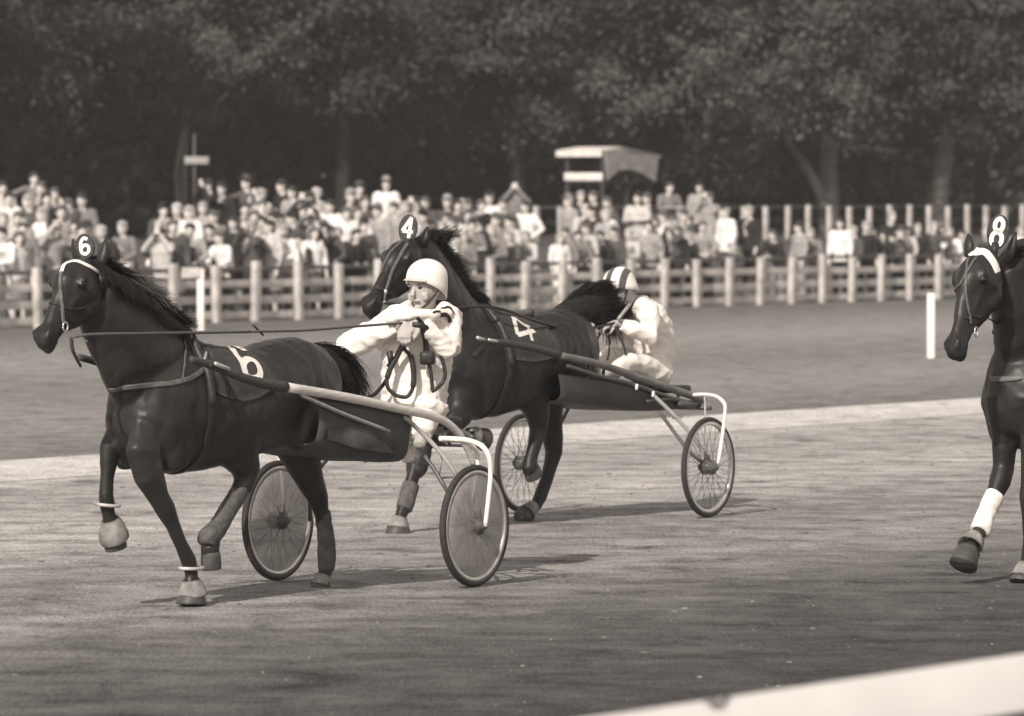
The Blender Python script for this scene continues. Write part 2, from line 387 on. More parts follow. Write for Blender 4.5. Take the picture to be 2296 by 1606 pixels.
# left wall faces down the track towards the sun; right wall faces the course
ex = Vector((DY, -DX, 0)); ey = Vector((DX, DY, 0))       # ex = towards the course, ey = along it
A = at(1268, 400, YB)                                     # lower left corner
Wd, Ln = 1.06, 2.4                                        # width of the sunny end, length of the shaded side
def BP(a, b, z): return A + ex * a + ey * b + Vector((0, 0, z - A.z))
z0, z1, z2 = at(0, 405, YB).z, at(0, 388, YB).z, at(0, 350, YB).z
zt = at(0, 329, YB).z
def bbox(nm, a0, a1, b0, b1, za, zb, m):
    bm = NB(); p = BP((a0 + a1) / 2, (b0 + b1) / 2, (za + zb) / 2); box(bm, p, (a1 - a0, b1 - b0, zb - za), (ex, ey, Vector((0, 0, 1))), .008); return build(nm, bm, m, bt)
bbox('counter_panel', -.02, Wd, -.03, .0, z0, z1, M['booth_w'])
bbox('window_frame', -.22, Wd + .02, -.10, -.04, z2 - .02, z2 + .13, M['booth_w'])
bbox('inner_wall', .03, Wd - .03, .9, .95, z0, z2 + .1, M['booth_d'])
bbox('floor', 0, Wd, 0, Ln - .1, z0 - .06, z0 - .005, M['booth_d'])
bbox('back_wall', 0, .04, .02, Ln - .2, z0, z2 + .1, M['booth_d'])
for a in (.03, Wd - .03): bbox('corner_post', a - .04, a + .04, .01, .09, .6, z2 - .03, M['booth_d'])
for b in (1.2, 2.2): bbox('leg', Wd - .12, Wd - .04, b, b + .09, .6, z0 - .07, M['booth_d'])
bbox('leg', .1, .2, 1.9, 2.0, .6, z0 - .07, M['booth_d'])
def slab(nm, pts, th, m):
    bm = NB(); a = [bm.verts.new(p) for p in pts]; nn = (pts[1] - pts[0]).cross(pts[2] - pts[0]).normalized() * th; b = [bm.verts.new(p - nn) for p in pts]
    bm.faces.new(a); bm.faces.new(b[::-1])
    for i in range(len(a)): bm.faces.new((a[i], b[i], b[(i + 1) % len(a)], a[(i + 1) % len(a)]))
    bmesh.ops.recalc_face_normals(bm, faces=bm.faces); return build(nm, bm, m, bt, smooth=False)
slab('roof', [BP(-.1, -.12, z2 + .15), BP(Wd + .05, -.12, z2 + .15), BP(Wd + .05, .75, zt), BP(-.1, .75, zt)], .05, M['booth_w'])
slab('roof_panel', [BP(-.1, .76, zt), BP(Wd + .05, .76, zt), BP(Wd + .08, 2.6, z2 + .02), BP(-.1, 2.6, z2 + .02)], .05, M['booth_shade'])
W2 = Wd + .03
side = [BP(W2, .0, z2 + .12), BP(W2, .74, zt - .04), BP(W2, 1.3, zt - .16), BP(W2, 2.5, z2 - .02), BP(W2, 2.35, z0 - .03), BP(W2, 1.9, z0 + .12), BP(W2, 1.3, z0 + .27), BP(W2, .7, z0 + .26), BP(W2, .3, z0 + .1), BP(W2, .14, z0 + .02)]
slab('side_wall', side, .04, M['booth_shade'])

# ---- small sign on a pole
sp = at(436, 470, 131); sp.z = bank_z(12)
sg = tag(empty('pole_sign', sp), 'small pale sign board on a thin pole above the crowd at left', 'sign')
bm = NB(); tube(bm, [sp - Vector((0, 0, .1)), Vector((sp.x, sp.y, at(0, 300, 131).z))], .03, 8); build('pole', bm, M['tube_d'], sg)
bm = NB(); box(bm, at(441, 360, 130.9), (.56, .04, .17), None, .01); build('board', bm, M['tube'], sg)

# ------------------------------------------------------------------ trees
def crown_mesh(name, seed, rx, ry, rz, clumps, per, leaf):
    rn = random.Random(seed); me_v = []; me_f = []
    for _ in range(clumps):
        while True:
            d = Vector((rn.gauss(0, 1), rn.gauss(0, 1), rn.gauss(0, 1)))
            if d.length > .1: break
        d.normalize(); rr = rn.uniform(.45, 1.0) ** .6; c = Vector((d.x * rx * rr, d.y * ry * rr, d.z * rz * rr))
        if d.z < -.2: c.z *= rn.uniform(.7, 1.15)
        cs = Vector((rn.uniform(.5, 1.15), rn.uniform(.5, 1.0), rn.uniform(.22, .5))) * (rx * .30)
        tilt = Matrix.Rotation(rn.uniform(-.5, .5), 3, 'X') @ Matrix.Rotation(rn.uniform(-.5, .5) , 3, 'Y') @ Matrix.Rotation(rn.uniform(0, 6.28), 3, 'Z')
        for _ in range(per):
            g = Vector((rn.gauss(0, .5), rn.gauss(0, .5), rn.gauss(0, .5))); p = c + tilt @ Vector((g.x * cs.x, g.y * cs.y, g.z * cs.z))
            nn = (Vector((rn.gauss(0, .6), rn.gauss(0, .6), rn.uniform(.1, 1.3))) + d * .5).normalized(); t = nn.orthogonal().normalized(); t = (Matrix.Rotation(rn.uniform(0, 6.28), 3, nn) @ t); b = nn.cross(t)
            L = leaf * rn.uniform(.6, 1.3); k = len(me_v)
            me_v += [p - t * L, p + b * L * .42 - nn * L * .1, p + t * L, p - b * L * .42 - nn * L * .1]; me_f.append((k, k + 1, k + 2, k + 3))
    me = bpy.data.meshes.new(name); me.from_pydata([tuple(v) for v in me_v], [], me_f); me.update(); return me
CR = [crown_mesh('crown_leaves_%s' % a, sd_, 3.6, 3.2, 3.6, 110, 270, .088) for a, sd_ in (('broad', 3), ('tall', 8), ('loose', 15))]
for me, k in zip(CR, ('leaf1', 'leaf2', 'leaf3')): me.materials.append(M[k])
def tree(u, Y, label, kind, sc, zc, trunk_r=.22, lean=0., fork=None, barkm='bark', rot=0., szz=1.0, mt=None):
    b = at(u, 480, Y); q = WF - W_of(b); b.z = bank_z(q) - .1; root = tag(empty('tree', b), label, 'tree', 'trees behind the crowd')
    bm = NB(); top = Vector((b.x + lean * 5, b.y, zc)); P = [b, b + Vector((lean * 1.2, 0, 1.6)), b + Vector((lean * 3.2, .1, 3.6)), top]
    tube(bm, P, trunk_r, 12, 5, trunk_r * .45)
    rn = random.Random(int(u) + int(Y))
    for i in range(5):
        a = b.lerp(top, .55 + .08 * i); dd = Vector((rn.uniform(-1, 1), rn.uniform(-1, 1), rn.uniform(.5, 1.1))).normalized()
        tube(bm, [a, a + dd * sc * 1.2, a + dd * sc * 2.4 + Vector((0, 0, .3))], trunk_r * .35, 7, 4, trunk_r * .1)
    if fork: tube(bm, [at(fu, fv, Y - .3) for fu, fv in fork], trunk_r * .62, 10, 5, trunk_r * .25)
    build('trunk', bm, M[barkm], root)
    me = CR[kind]; o = bpy.data.objects.new('crown', me); COL.objects.link(o); o.parent = root
    o.location = Vector((lean * 5, 0, zc + 1.2 * sc - b.z)); o.scale = (sc, sc, sc * szz); o.rotation_euler = (0, 0, rot)
    if mt: o.material_slots[0].link = 'OBJECT'; o.material_slots[0].material = M[mt]
    return root
T = [(-120, 132, 'dark tree at the far left edge above the crowd', 0, 1.15, 5.6, .25, 0, None, 'bark', .3),
     (130, 140, 'dense dark tree behind the left end of the crowd', 2, 1.15, 5.6, .25, 0, None, 'bark', 1.1),
     (408, 140, 'leafy tree with a slim pale trunk beside the small sign', 1, .95, 6.0, .12, .03, [(400, 470), (396, 380), (410, 300), (420, 250)], 'bark_l', 2.2),
     (560, 146, 'mid grey leafy tree right of the small sign', 0, 1.1, 5.4, .22, 0, None, 'bark', 3.1),
     (770, 142, 'broad dark tree above the left half of the crowd', 2, 1.1, 5.8, .24, 0, None, 'bark', 4.0),
     (950, 148, 'tree with lighter leaf clumps above the winning driver', 1, 1.15, 5.5, .22, 0, None, 'bark', 5.2),
     (1160, 144, 'dark tree left of the commentary booth', 0, 1.1, 5.6, .24, 0, None, 'bark', .9),
     (1390, 146, 'spreading tree directly behind the commentary booth', 1, 1.2, 5.3, .24, 0, None, 'bark', 1.8),
     (1600, 148, 'bushy tree with drooping light sprays right of the booth', 1, 1.25, 5.0, .22, 0, None, 'bark', 2.9),
     (1858, 149, 'tree with a stout trunk and one long limb slanting up to the left', 0, 1.15, 5.9, .30, 0, [(1852, 470), (1838, 430), (1800, 365), (1752, 300), (1715, 250)], 'bark_l', 3.6),
     (2092, 151, 'tree with a thick trunk leaning to the right behind the back fence', 2, 1.15, 6.1, .33, .17, None, 'bark_l', 4.4),
     (2330, 150, 'dark tree at the right edge behind the back fence', 0, 1.15, 5.6, .25, 0, None, 'bark', 5.5)]
T += [(-380, 128, 'leafy tree standing left of the picture beyond the fence end', 1, 1.15, 5.6, .24, 0, None, 'bark', 1.5),
      (-640, 124, 'outermost leafy tree to the left beyond the fence end', 0, 1.15, 5.6, .24, 0, None, 'bark', 2.5)]
for a in T: tree(*a)
BL = ['far row tree beyond the left edge of the picture', 'far row tree rising behind the tall spectator at left', 'far row tree over the gap in the crowd', 'far row tree right of the pale slim trunk',
      'far row tree over the left crowd group', 'far row tree above the white winning helmet', 'far row tree left of the booth roof', 'far row tree hidden behind the booth', 'far row tree right of the booth',
      'far row tree between the booth and the slanting limb', 'far row tree behind the forked trunk', 'far row tree behind the leaning trunk', 'far row tree above the right horse number', 'far row tree at the right edge', 'far row tree past the right edge']
for i, u in enumerate(range(-200, 2800, 215)):
    lab = 'farther dark tree filling the background, number %d from the left' % (i + 1)
    uu = u + rnd.uniform(-40, 40); nxt = min(T, key=lambda t: abs(t[0] - uu))
    tree(uu, 160 + rnd.uniform(-3, 3), BL[i], (0, 2, 1)[i % 3], 1.35, 6.2, .24, 0, None, 'bark', i * 1.3, mt='leaf3' if i % 3 != 2 else 'leaf1')
bm = NB()
me = bpy.data.meshes.new('understorey'); V = []; FC = []; rn = random.Random(77)
for i in range(72000):
    s_ = rn.uniform(82, 185); q = rn.uniform(27, 33); z = bank_z(20) + abs(rn.gauss(0, 3.3)) + .1; p = WS(WF - q, s_, z); L = rn.uniform(.16, .3)
    nn = Vector((rn.gauss(0, .6), rn.gauss(-.4, .6), rn.uniform(0, 1))).normalized(); t = nn.orthogonal().normalized(); b = nn.cross(t); k = len(V)
    V += [p - t * L, p + b * L * .6, p + t * L, p - b * L * .6]; FC.append((k, k + 1, k + 2, k + 3))
me.from_pydata([tuple(v) for v in V], [], FC); me.update()
tag(link_mesh('understorey', me, M['leaf3'], smooth=False), 'dark tangled undergrowth filling the wood behind the tree trunks', 'undergrowth', kind='stuff')

# ------------------------------------------------------------------ clods and divots thrown up on the track
rn = random.Random(123); V = []; FC = []
for i in range(6500):
    w_ = rn.uniform(-27.5, -8.5); s_ = rn.uniform(8, 62); p = WS(w_, s_, 0); r_ = rn.choice((.003, .004, .006, .010)) * rn.uniform(.7, 1.4); k = len(V); N_ = 6
    a0 = rn.uniform(0, 6.28); sx_ = rn.uniform(.8, 2.0)
    V += [p + Vector((math.cos(a0 + j * 1.047) * r_ * sx_ * rn.uniform(.7, 1.2), math.sin(a0 + j * 1.047) * r_ * rn.uniform(.7, 1.2), -.004)) for j in range(N_)]
    V += [p + Vector((math.cos(a0 + j * 1.047) * r_ * sx_ * .6, math.sin(a0 + j * 1.047) * r_ * .6, r_ * rn.uniform(.35, .9))) for j in range(N_)]
    for j in range(N_): FC.append((k + j, k + (j + 1) % N_, k + N_ + (j + 1) % N_, k + N_ + j))
    FC.append(tuple(k + N_ + j for j in range(N_)))
me = bpy.data.meshes.new('turf_clods'); me.from_pydata([tuple(v) for v in V], [], FC); me.update()
tag(link_mesh('turf_clods', me, mat('loose_turf_clod', (.14, .134, .126), .95, .6, 3, .4), smooth=False), 'small dark clods of loose turf scattered over the track', 'clods', kind='stuff')

# ================================================================== HORSES
def px(fr, u, v, lat=0.): return fr.J(u, v, lat)


def leg_parts(fr, root, joints, ret=False):
    pass
def make_horse(fr, label, spec, origin, group='trotting race horses'):
    """spec holds, for this animal: trunk rings, neck rings, head axis and the joints of the four legs, all as real points"""
    root_loc = origin; n = fr.n; d = fr.d; up = Vector((0, 0, 1)); W = fr.W
    bm = NB()
    # trunk
    dz = spec.get('dz', 0.); ts = spec.get('ts', 0.)
    for_rings = [(.53, 1.09, .10, .08), (.56, 1.10, .18, .15), (.66, 1.105, .25, .21), (.82, 1.11, .28, .25), (1.0, 1.09, .285, .265), (1.2, 1.055, .29, .275), (1.45, 1.035, .31, .285), (1.68, 1.03, .335, .275), (1.88, 1.045, .355, .25), (2.04, 1.05, .355, .235), (2.16, 1.05, .32, .215), (2.25, 1.06, .25, .18), (2.31, 1.07, .15, .12)]
    loft(bm, [(W(t + ts, 0, z + dz), hw, hh) for t, z, hh, hw in for_rings], n, 28)
    loft(bm, [(W(1.60 + ts, 0, 1.20 + dz), .05, .12), (W(1.80 + ts, 0, 1.28 + dz), .08, .15), (W(2.02 + ts, 0, 1.27 + dz), .09, .16)], n, 14)   # withers
    for s_ in (-1, 1):                                          # haunch, shoulder, breast
        loft(bm, [(W(.66 + ts, s_ * .12, 1.20 + dz), .07, .10), (W(.80 + ts, s_ * .14, 1.10 + dz), .12, .20), (W(.97 + ts, s_ * .155, .96 + dz), .115, .18), (W(1.07 + ts, s_ * .155, .84 + dz), .08, .11)], n, 16)
        loft(bm, [(W(1.90 + ts, s_ * .12, 1.28 + dz), .06, .10), (W(2.04 + ts, s_ * .145, 1.12 + dz), .09, .17), (W(2.12 + ts, s_ * .145, .96 + dz), .10, .15), (W(2.08 + ts, s_ * .14, .82 + dz), .085, .12), (W(2.06 + ts, s_ * .135, .74 + dz), .07, .10)], n, 16)
        loft(bm, [(W(2.18 + ts, s_ * .07, 1.10 + dz), .08, .09), (W(2.25 + ts, s_ * .075, 1.0 + dz), .09, .09), (W(2.20 + ts, s_ * .08, .88 + dz), .09, .09), (W(2.12 + ts, s_ * .08, .78 + dz), .08, .08)], n, 14)
    loft(bm, spec['neck'], n, 22)
    # head
    H0, H1, fx = spec['head']                                   # poll, muzzle end, forehead direction
    ax = (H1 - H0); L = ax.length; ax.normalize(); hs = spec.get('hside', n); hs = (hs - ax * hs.dot(ax)).normalized(); hf = hs.cross(ax); hf = hf if hf.dot(fx) > 0 else -hf
    def HP(s_, f_, l_=0.): return H0 + ax * (s_ * L) + hf * f_ + hs * l_
    prof = [(-.05, .00, .055, .07), (.05, .003, .078, .105), (.17, .003, .104, .138), (.28, -.002, .110, .152), (.38, -.016, .084, .150), (.48, -.018, .066, .128), (.58, -.008, .055, .100), (.70, .0, .048, .076), (.80, .003, .047, .066), (.88, .005, .052, .064), (.95, .0, .050, .056), (1.0, -.004, .038, .040)]
    loft(bm, [(HP(a, b), c, e) for a, b, c, e in prof], hs, 22)
    for s_ in (-1, 1):
        loft(bm, [(HP(.19, .072, s_ * .076), .018, .022), (HP(.26, .080, s_ * .094), .026, .024), (HP(.33, .072, s_ * .090), .018, .020)], hs, 10)      # brow ridge
        loft(bm, [(HP(.36, .030, s_ * .078), .012, .014), (HP(.50, .020, s_ * .060), .010, .012), (HP(.62, .012, s_ * .048), .006, .008)], hs, 8)         # facial crest
        loft(bm, [(HP(.16, -.06, s_ * .058), .03, .055), (HP(.30, -.085, s_ * .064), .032, .065), (HP(.42, -.085, s_ * .054), .024, .045)], hs, 14)   # cheek
        loft(bm, [(HP(.82, .036, s_ * .036), .014, .018), (HP(.90, .044, s_ * .043), .020, .024), (HP(.965, .034, s_ * .036), .014, .016)], hs, 10)   # nostril wing
    loft(bm, [(HP(.84, -.050), .032, .020), (HP(.93, -.056), .036, .024), (HP(.985, -.050), .026, .018)], hs, 12)     # lower lip
    # legs
    for lg in spec['legs']: loft(bm, lg['pts'], lg.get('side', n), 16)
    b2 = remesh(bm, .0110, 4, .5)
    vs = [v for v in b2.verts if (v.co.z > .80 + dz and (v.co - fr.o).dot(d) < 2.30 + ts) or (v.co.z > 1.0 and (v.co - fr.o).dot(d) < 2.2 + ts)]
    for _ in range(12): bmesh.ops.smooth_vert(b2, verts=vs, factor=.5, use_axis_x=True, use_axis_y=True, use_axis_z=True)
    b2.normal_update()
    for v in b2.verts:
        q = v.co * 4.2; k_ = 1. if v.co.z > .75 else .35; q2 = Vector((v.co.x * 9, v.co.y * 9, v.co.z * 5))
        v.co += v.normal * k_ * (.010 * noise.noise(q) + .005 * (abs(noise.noise(q2)) * 2.2 - .6) + .0022 * noise.noise(q * 5))
    b2.normal_update()
    T = bvh_of(b2)
    body = build('horse', b2, M[spec['coat']], None, root_loc); tag(body, label, 'horse', group)
    body.name = 'race_horse'
    # ears
    for s_, (e0, e1) in zip((-1, 1), spec['ears']):
        eb = NB(); q = (e1 - e0).normalized(); sd = (hs * .9 + d * .4); sd = (sd - q * sd.dot(q)).normalized()
        l = (e1 - e0).length
        loft(eb, [(e0 - q * .02, .030, .026), (e0 + q * l * .25, .040, .026), (e0 + q * l * .5, .038, .022), (e0 + q * l * .75, .024, .015), (e1, .005, .004)], sd, 12)
        o = build('ear', eb, M[spec['coat']], body)
    for s_ in (-1, 1):
        eb = NB(); ball(eb, HP(.31, .066, s_ * .090), .021, (1, 1, 1), 14); build('eye', eb, M['eye'], body)
        P = snap(T, [HP(.905 + .035 * math.sin(a), .050 + .016 * math.cos(a), s_ * .080) for a in [i * .628 for i in range(10)]], .003); eb = NB(); cc = sum(P, Vector()) / 10
        vs = [eb.verts.new(p) for p in P]; cv = eb.verts.new(cc - (cc - HP(.9, 0, 0)).normalized() * .004)
        for k in range(10): eb.faces.new((vs[k], vs[(k + 1) % 10], cv))
        bmesh.ops.recalc_face_normals(eb, faces=eb.faces); build('nostril', eb, M['eye'], body)
        P = snap(T, [HP(s9, f9, s_ * .08) for s9, f9 in ((.995, -.022), (.95, -.030), (.90, -.036), (.85, -.044), (.81, -.050))], .001); eb = NB(); tube(eb, P, .0035, 6, 3); build('mouth', eb, M['eye'], body)
    # hooves and boots
    for lg in spec['legs']:
        if 'hoof' in lg:
            a, b, c, r0, r1 = lg['hoof']; fw = lg.get('fwd', d); hb = NB(); q = (b - a).normalized()
            loft(hb, smooth_rings([(a, r0 * .9, r0 * .9), (a.lerp(b, .4), (r0 + r1) / 2, (r0 + r1) / 2 * 1.05), (b, r1, r1 * 1.15), (b + q * .005, r1 * .9, r1 * 1.05)], 3), n, 20); build('hoof', hb, M['hoof'], body)
        if 'bell' in lg:
            P = lg['bell']; hb = NB(); loft(hb, smooth_rings(P, 4), n, 24, cap=False); bmesh.ops.solidify(hb, geom=hb.faces[:], thickness=.006); build('bell_boot', hb, M['boot'], body)
        if 'ring' in lg:
            c, r, ax_ = lg['ring']; hb = NB(); torus(hb, c, ax_, r, .009); build('fetlock_ring', hb, M['boot'], body)
        for P, mm, nm in lg.get('wraps', []):
            hb = NB(); loft(hb, smooth_rings(P, 3), n, 20); b3 = remesh(hb, .007, 3, .5)
            for v in b3.verts: v.co += v.normal * .0035 * noise.noise(v.co * 28)
            build(nm, b3, M[mm], body)
    return body, T, HP
def ribbon(nm, parent, T, P, hw, m, lift=0., th=.004):
    """flat strap following the surface; hw = half its width"""
    bm = NB(); prev = None
    for i, p in enumerate(P):
        t = (P[min(i + 1, len(P) - 1)] - P[max(i - 1, 0)])
        if t.length < 1e-6: continue
        t.normalize(); h = T.find_nearest(p); nn = h[1]; s2 = t.cross(nn).normalized(); q = p + nn * lift
        ends = [bm.verts.new(q - s2 * hw), bm.verts.new(q - s2 * hw * .6 + nn * .004), bm.verts.new(q + s2 * hw * .6 + nn * .004), bm.verts.new(q + s2 * hw)]
        if prev:
            for k in range(3): bm.faces.new((prev[k], prev[k + 1], ends[k + 1], ends[k]))
        prev = ends
    bmesh.ops.recalc_face_normals(bm, faces=bm.faces); bmesh.ops.solidify(bm, geom=bm.faces[:], thickness=th)
    return build(nm, bm, M[m], parent, smooth=False)
def strap(body, T, nm, pts, r, m='leather', flat=.45, curve=5, off=.005, px_=True):
    P = on_surface(T, pts, 0) if px_ else snap(T, pts, 0)
    P = catmull(P, curve)
    for _ in range(6):
        P = [P[0]] + [P[i - 1] * .25 + P[i] * .5 + P[i + 1] * .25 for i in range(1, len(P) - 1)] + [P[-1]]
        if _ % 2: P = snap(T, P, 0)
    P = snap(T, P, off)
    return ribbon(nm, body, T, P, r, m)
def ringstrap(fr, body, T, nm, t, z0, hw, hh, r, m='leather', tilt=0., a0=0, a1=2 * math.pi):
    pts = [fr.W(t + tilt * math.sin(a0 + (a1 - a0) * i / 60), hw * math.cos(a0 + (a1 - a0) * i / 60), z0 + hh * math.sin(a0 + (a1 - a0) * i / 60)) for i in range(61)]
    return ribbon(nm, body, T, snap(T, pts, .005), r, m)
def body_sheet(fr, T, t0, t1, zc, lat_at, n_t=14, n_a=24, off=.010, tops=None):
    """a cloth lying over the back: rays from outside towards the spine line; lat_at(t) = how far down each side in radians"""
    bm = NB(); g = []
    for i in range(n_t + 1):
        t = t0 + (t1 - t0) * i / n_t; row = []; A = lat_at(i / n_t)
        for j in range(n_a + 1):
            a = -A + 2 * A * j / n_a; o = fr.W(t, math.sin(a) * .7, zc + math.cos(a) * .7); dr = (fr.W(t, 0, zc) - o).normalized(); h = T.ray_cast(o, dr)
            p = (h[0] + (-dr) * off) if h[0] is not None else fr.W(t, math.sin(a) * .3, zc + math.cos(a) * .3); row.append(bm.verts.new(p))
        g.append(row)
    for i in range(n_t):
        for j in range(n_a): bm.faces.new((g[i][j], g[i + 1][j], g[i + 1][j + 1], g[i][j + 1]))
    bmesh.ops.solidify(bm, geom=bm.faces[:], thickness=.006); bmesh.ops.recalc_face_normals(bm, faces=bm.faces); return bm
def painted(body, T2, strokes, r, nm='number', m='paint_no', parent=None, off=.004):
    """a painted figure: flat brush strokes on the cloth"""
    bm = NB()
    for s_ in strokes:
        P = [Vector((a[0], a[1], 0)) for a in s_]; P = catmull(P, 6) if len(P) > 2 else [P[0].lerp(P[1], i / 12) for i in range(13)]
        pts = on_surface(T2, [(p.x, p.y) for p in P], off); prev = None
        for i, p in enumerate(pts):
            t = (pts[min(i + 1, len(pts) - 1)] - pts[max(i - 1, 0)]).normalized(); nn = T2.find_nearest(p)[1]
            if nn.dot(p - CAMP) > 0: nn = -nn
            s2 = t.cross(nn).normalized(); row = []
            for k in (-1, -.33, .33, 1):
                q = p + s2 * r * k; h = T2.ray_cast(q + nn * .1, -nn); row.append(bm.verts.new(h[0] + nn * off if h[0] is not None and (h[0] - q).length < .05 else q))
            if prev:
                for k in range(3): bm.faces.new((prev[k], prev[k + 1], row[k + 1], row[k]))
            prev = row
    bmesh.ops.recalc_face_normals(bm, faces=bm.faces)
    return build(nm, bm, M[m], parent or body, smooth=False)
def head_disc(body, c, nrm, upv, rx, ry, strokes, w_):
    """oval number plate standing between the ears; strokes in plate units (-1..1)"""
    nrm = nrm.normalized(); upv = (upv - nrm * upv.dot(nrm)).normalized(); sx = upv.cross(nrm).normalized()
    bm = NB(); A = [[bm.verts.new(c + sx * math.cos(k * .2244) * rx * f + upv * math.sin(k * .2244) * ry * f + nrm * z) for k in range(28)] for f, z in ((1, -.006), (1.0, .004), (.93, .006))]
    ring_faces(bm, A[0], A[1]); ring_faces(bm, A[1], A[2]); bm.faces.new(A[2]); bm.faces.new(A[0][::-1]); bmesh.ops.recalc_face_normals(bm, faces=bm.faces)
    disc = build('number_disc', bm, M['leather'], body, smooth=False)
    bm = NB()
    for s_ in strokes:
        P = catmull([Vector((a[0], a[1], 0)) for a in s_], 5) if len(s_) > 2 else [Vector((*s_[0], 0)), Vector((*s_[1], 0))]
        prev = None
        for i, p in enumerate(P):
            t = (P[min(i + 1, len(P) - 1)] - P[max(i - 1, 0)]); tw = (sx * t.x * rx + upv * t.y * ry).normalized(); s2 = tw.cross(nrm).normalized(); q = c + sx * p.x * rx + upv * p.y * ry + nrm * .009
            a, b = bm.verts.new(q - s2 * w_), bm.verts.new(q + s2 * w_)
            if prev: bm.faces.new((prev[0], prev[1], b, a))
            prev = (a, b)
    build('number', bm, M['paint_no'], disc, smooth=False)
SIX = [[(.45, .62), (.05, .82), (-.38, .45), (-.5, -.1), (-.42, -.55), (0, -.75), (.42, -.5), (.42, -.05), (0, .12), (-.4, -.1)]]
FOUR = [[(.25, .8), (-.55, -.2)], [(-.55, -.2), (.6, -.2)], [(.25, .8), (.22, -.85)]]
EIGHT = [[(.0, .02), (.32, .2), (.32, .55), (0, .75), (-.32, .55), (-.32, .2), (0, .02), (.4, -.2), (.42, -.6), (0, -.82), (-.42, -.6), (-.4, -.2), (0, .02)]]

# ---------------------------------------------------------------- horse 1 (number 6)
f1 = Frame(843, 1176, 30.95); J = f1.J
o1 = f1.W(1.3, 0, 0)
nk = [(f1.W(1.86, 0, 1.10), .19, .31), (f1.W(2.02, 0, 1.19), .175, .31), (f1.W(2.17, 0, 1.29), .155, .295), (f1.W(2.30, 0, 1.40), .135, .268), (f1.W(2.41, 0, 1.495), .118, .238), (f1.W(2.50, 0, 1.575), .102, .20), (f1.W(2.56, 0, 1.64), .088, .155)]
n_ = f1.n
nf, ff_, nh, fh = .13, -.13, .13, -.12
legs = [
 dict(pts=[(J(336, 925, nf - .08), .05, .08), (J(329, 968, nf - .05), .078, .12), (J(323, 1015, nf - .015), .080, .125), (J(334, 1068, nf), .070, .092), (J(356, 1116, nf), .054, .056), (J(370, 1140, nf), .052, .056), (J(386, 1175, nf), .036, .042), (J(404, 1216, nf), .032, .038), (J(423, 1258, nf), .040, .046), (J(430, 1287, nf), .033, .036), (J(428, 1305, nf), .038, .042), (J(428, 1335, nf), .046, .052)],
      hoof=(J(430, 1325, nf), J(429, 1353, nf), 0, .062, .078), bell=[(J(428, 1299, nf), .042, .046), (J(430, 1315, nf), .062, .068), (J(432, 1336, nf), .078, .086)], ring=(J(430, 1274, nf), .062, Vector((0, 0, 1)))),
 dict(pts=[(J(290, 940, ff_), .08, .12), (J(268, 975, ff_), .07, .10), (J(247, 1008, ff_), .060, .066), (J(245, 1030, ff_), .048, .052), (J(240, 1070, ff_), .034, .040), (J(238, 1110, ff_), .036, .042), (J(240, 1130, ff_), .040, .044), (J(243, 1150, ff_), .034, .036), (J(250, 1175, ff_), .040, .044), (J(254, 1205, ff_), .042, .05)],
      hoof=(J(254, 1195, ff_), J(260, 1228, ff_), 0, .056, .056), bell=[(J(246, 1163, ff_), .042, .046), (J(250, 1177, ff_), .062, .066), (J(254, 1198, ff_), .078, .080), (J(258, 1211, ff_), .076, .080)], ring=(J(240, 1132, ff_), .064, Vector((.1, 0, 1)))),
 dict(pts=[(J(520, 920, nh), .12, .20), (J(528, 975, nh), .11, .17), (J(537, 1022, nh), .095, .125), (J(553, 1056, nh), .070, .088), (J(546, 1086, nh), .052, .062), (J(527, 1118, nh), .038, .048), (J(500, 1162, nh), .040, .046), (J(478, 1200, nh), .046, .052), (J(471, 1230, nh), .050, .054), (J(473, 1256, nh), .046, .05)],
      hoof=(J(472, 1238, nh), J(474, 1275, nh), 0, .055, .050), wraps=[([(J(540, 1098, nh), .046, .054), (J(510, 1146, nh), .046, .054), (J(488, 1184, nh), .050, .056), (J(468, 1205, nh), .056, .062), (J(462, 1222, nh), .046, .05)], 'bandage', 'hind_boot')]),
 dict(pts=[(J(640, 930, fh), .13, .20), (J(665, 985, fh), .12, .16), (J(682, 1040, fh), .085, .115), (J(700, 1085, fh), .062, .085), (J(714, 1118, fh), .050, .062), (J(721, 1150, fh), .040, .046), (J(728, 1190, fh), .038, .042), (J(732, 1225, fh), .042, .046), (J(733, 1260, fh), .046, .05), (J(729, 1285, fh), .036, .040), (J(722, 1305, fh), .044, .048)],
      hoof=(J(722, 1298, fh), J(719, 1320, fh), 0, .048, .056), wraps=[([(J(722, 1148, fh), .044, .050), (J(729, 1190, fh), .044, .048), (J(733, 1240, fh), .052, .054), (J(731, 1280, fh), .044, .048)], 'bandage', 'hind_boot')], bell=[(J(724, 1290, fh), .042, .046), (J(719, 1314, fh), .055, .060)]),
]
head1 = (J(194, 604, 0), J(94, 778, 0), f1.d + Vector((0, 0, .6)))
ears1 = [(J(178, 588, -.055), J(163, 536, -.075)), (J(224, 596, .055), J(239, 533, .075))]
h1, T1, HP1 = make_horse(f1, 'dark bay trotter nearest the camera at left wearing number 6 and bell boots', dict(neck=nk, head=head1, ears=ears1, legs=legs, coat='coat'), o1)

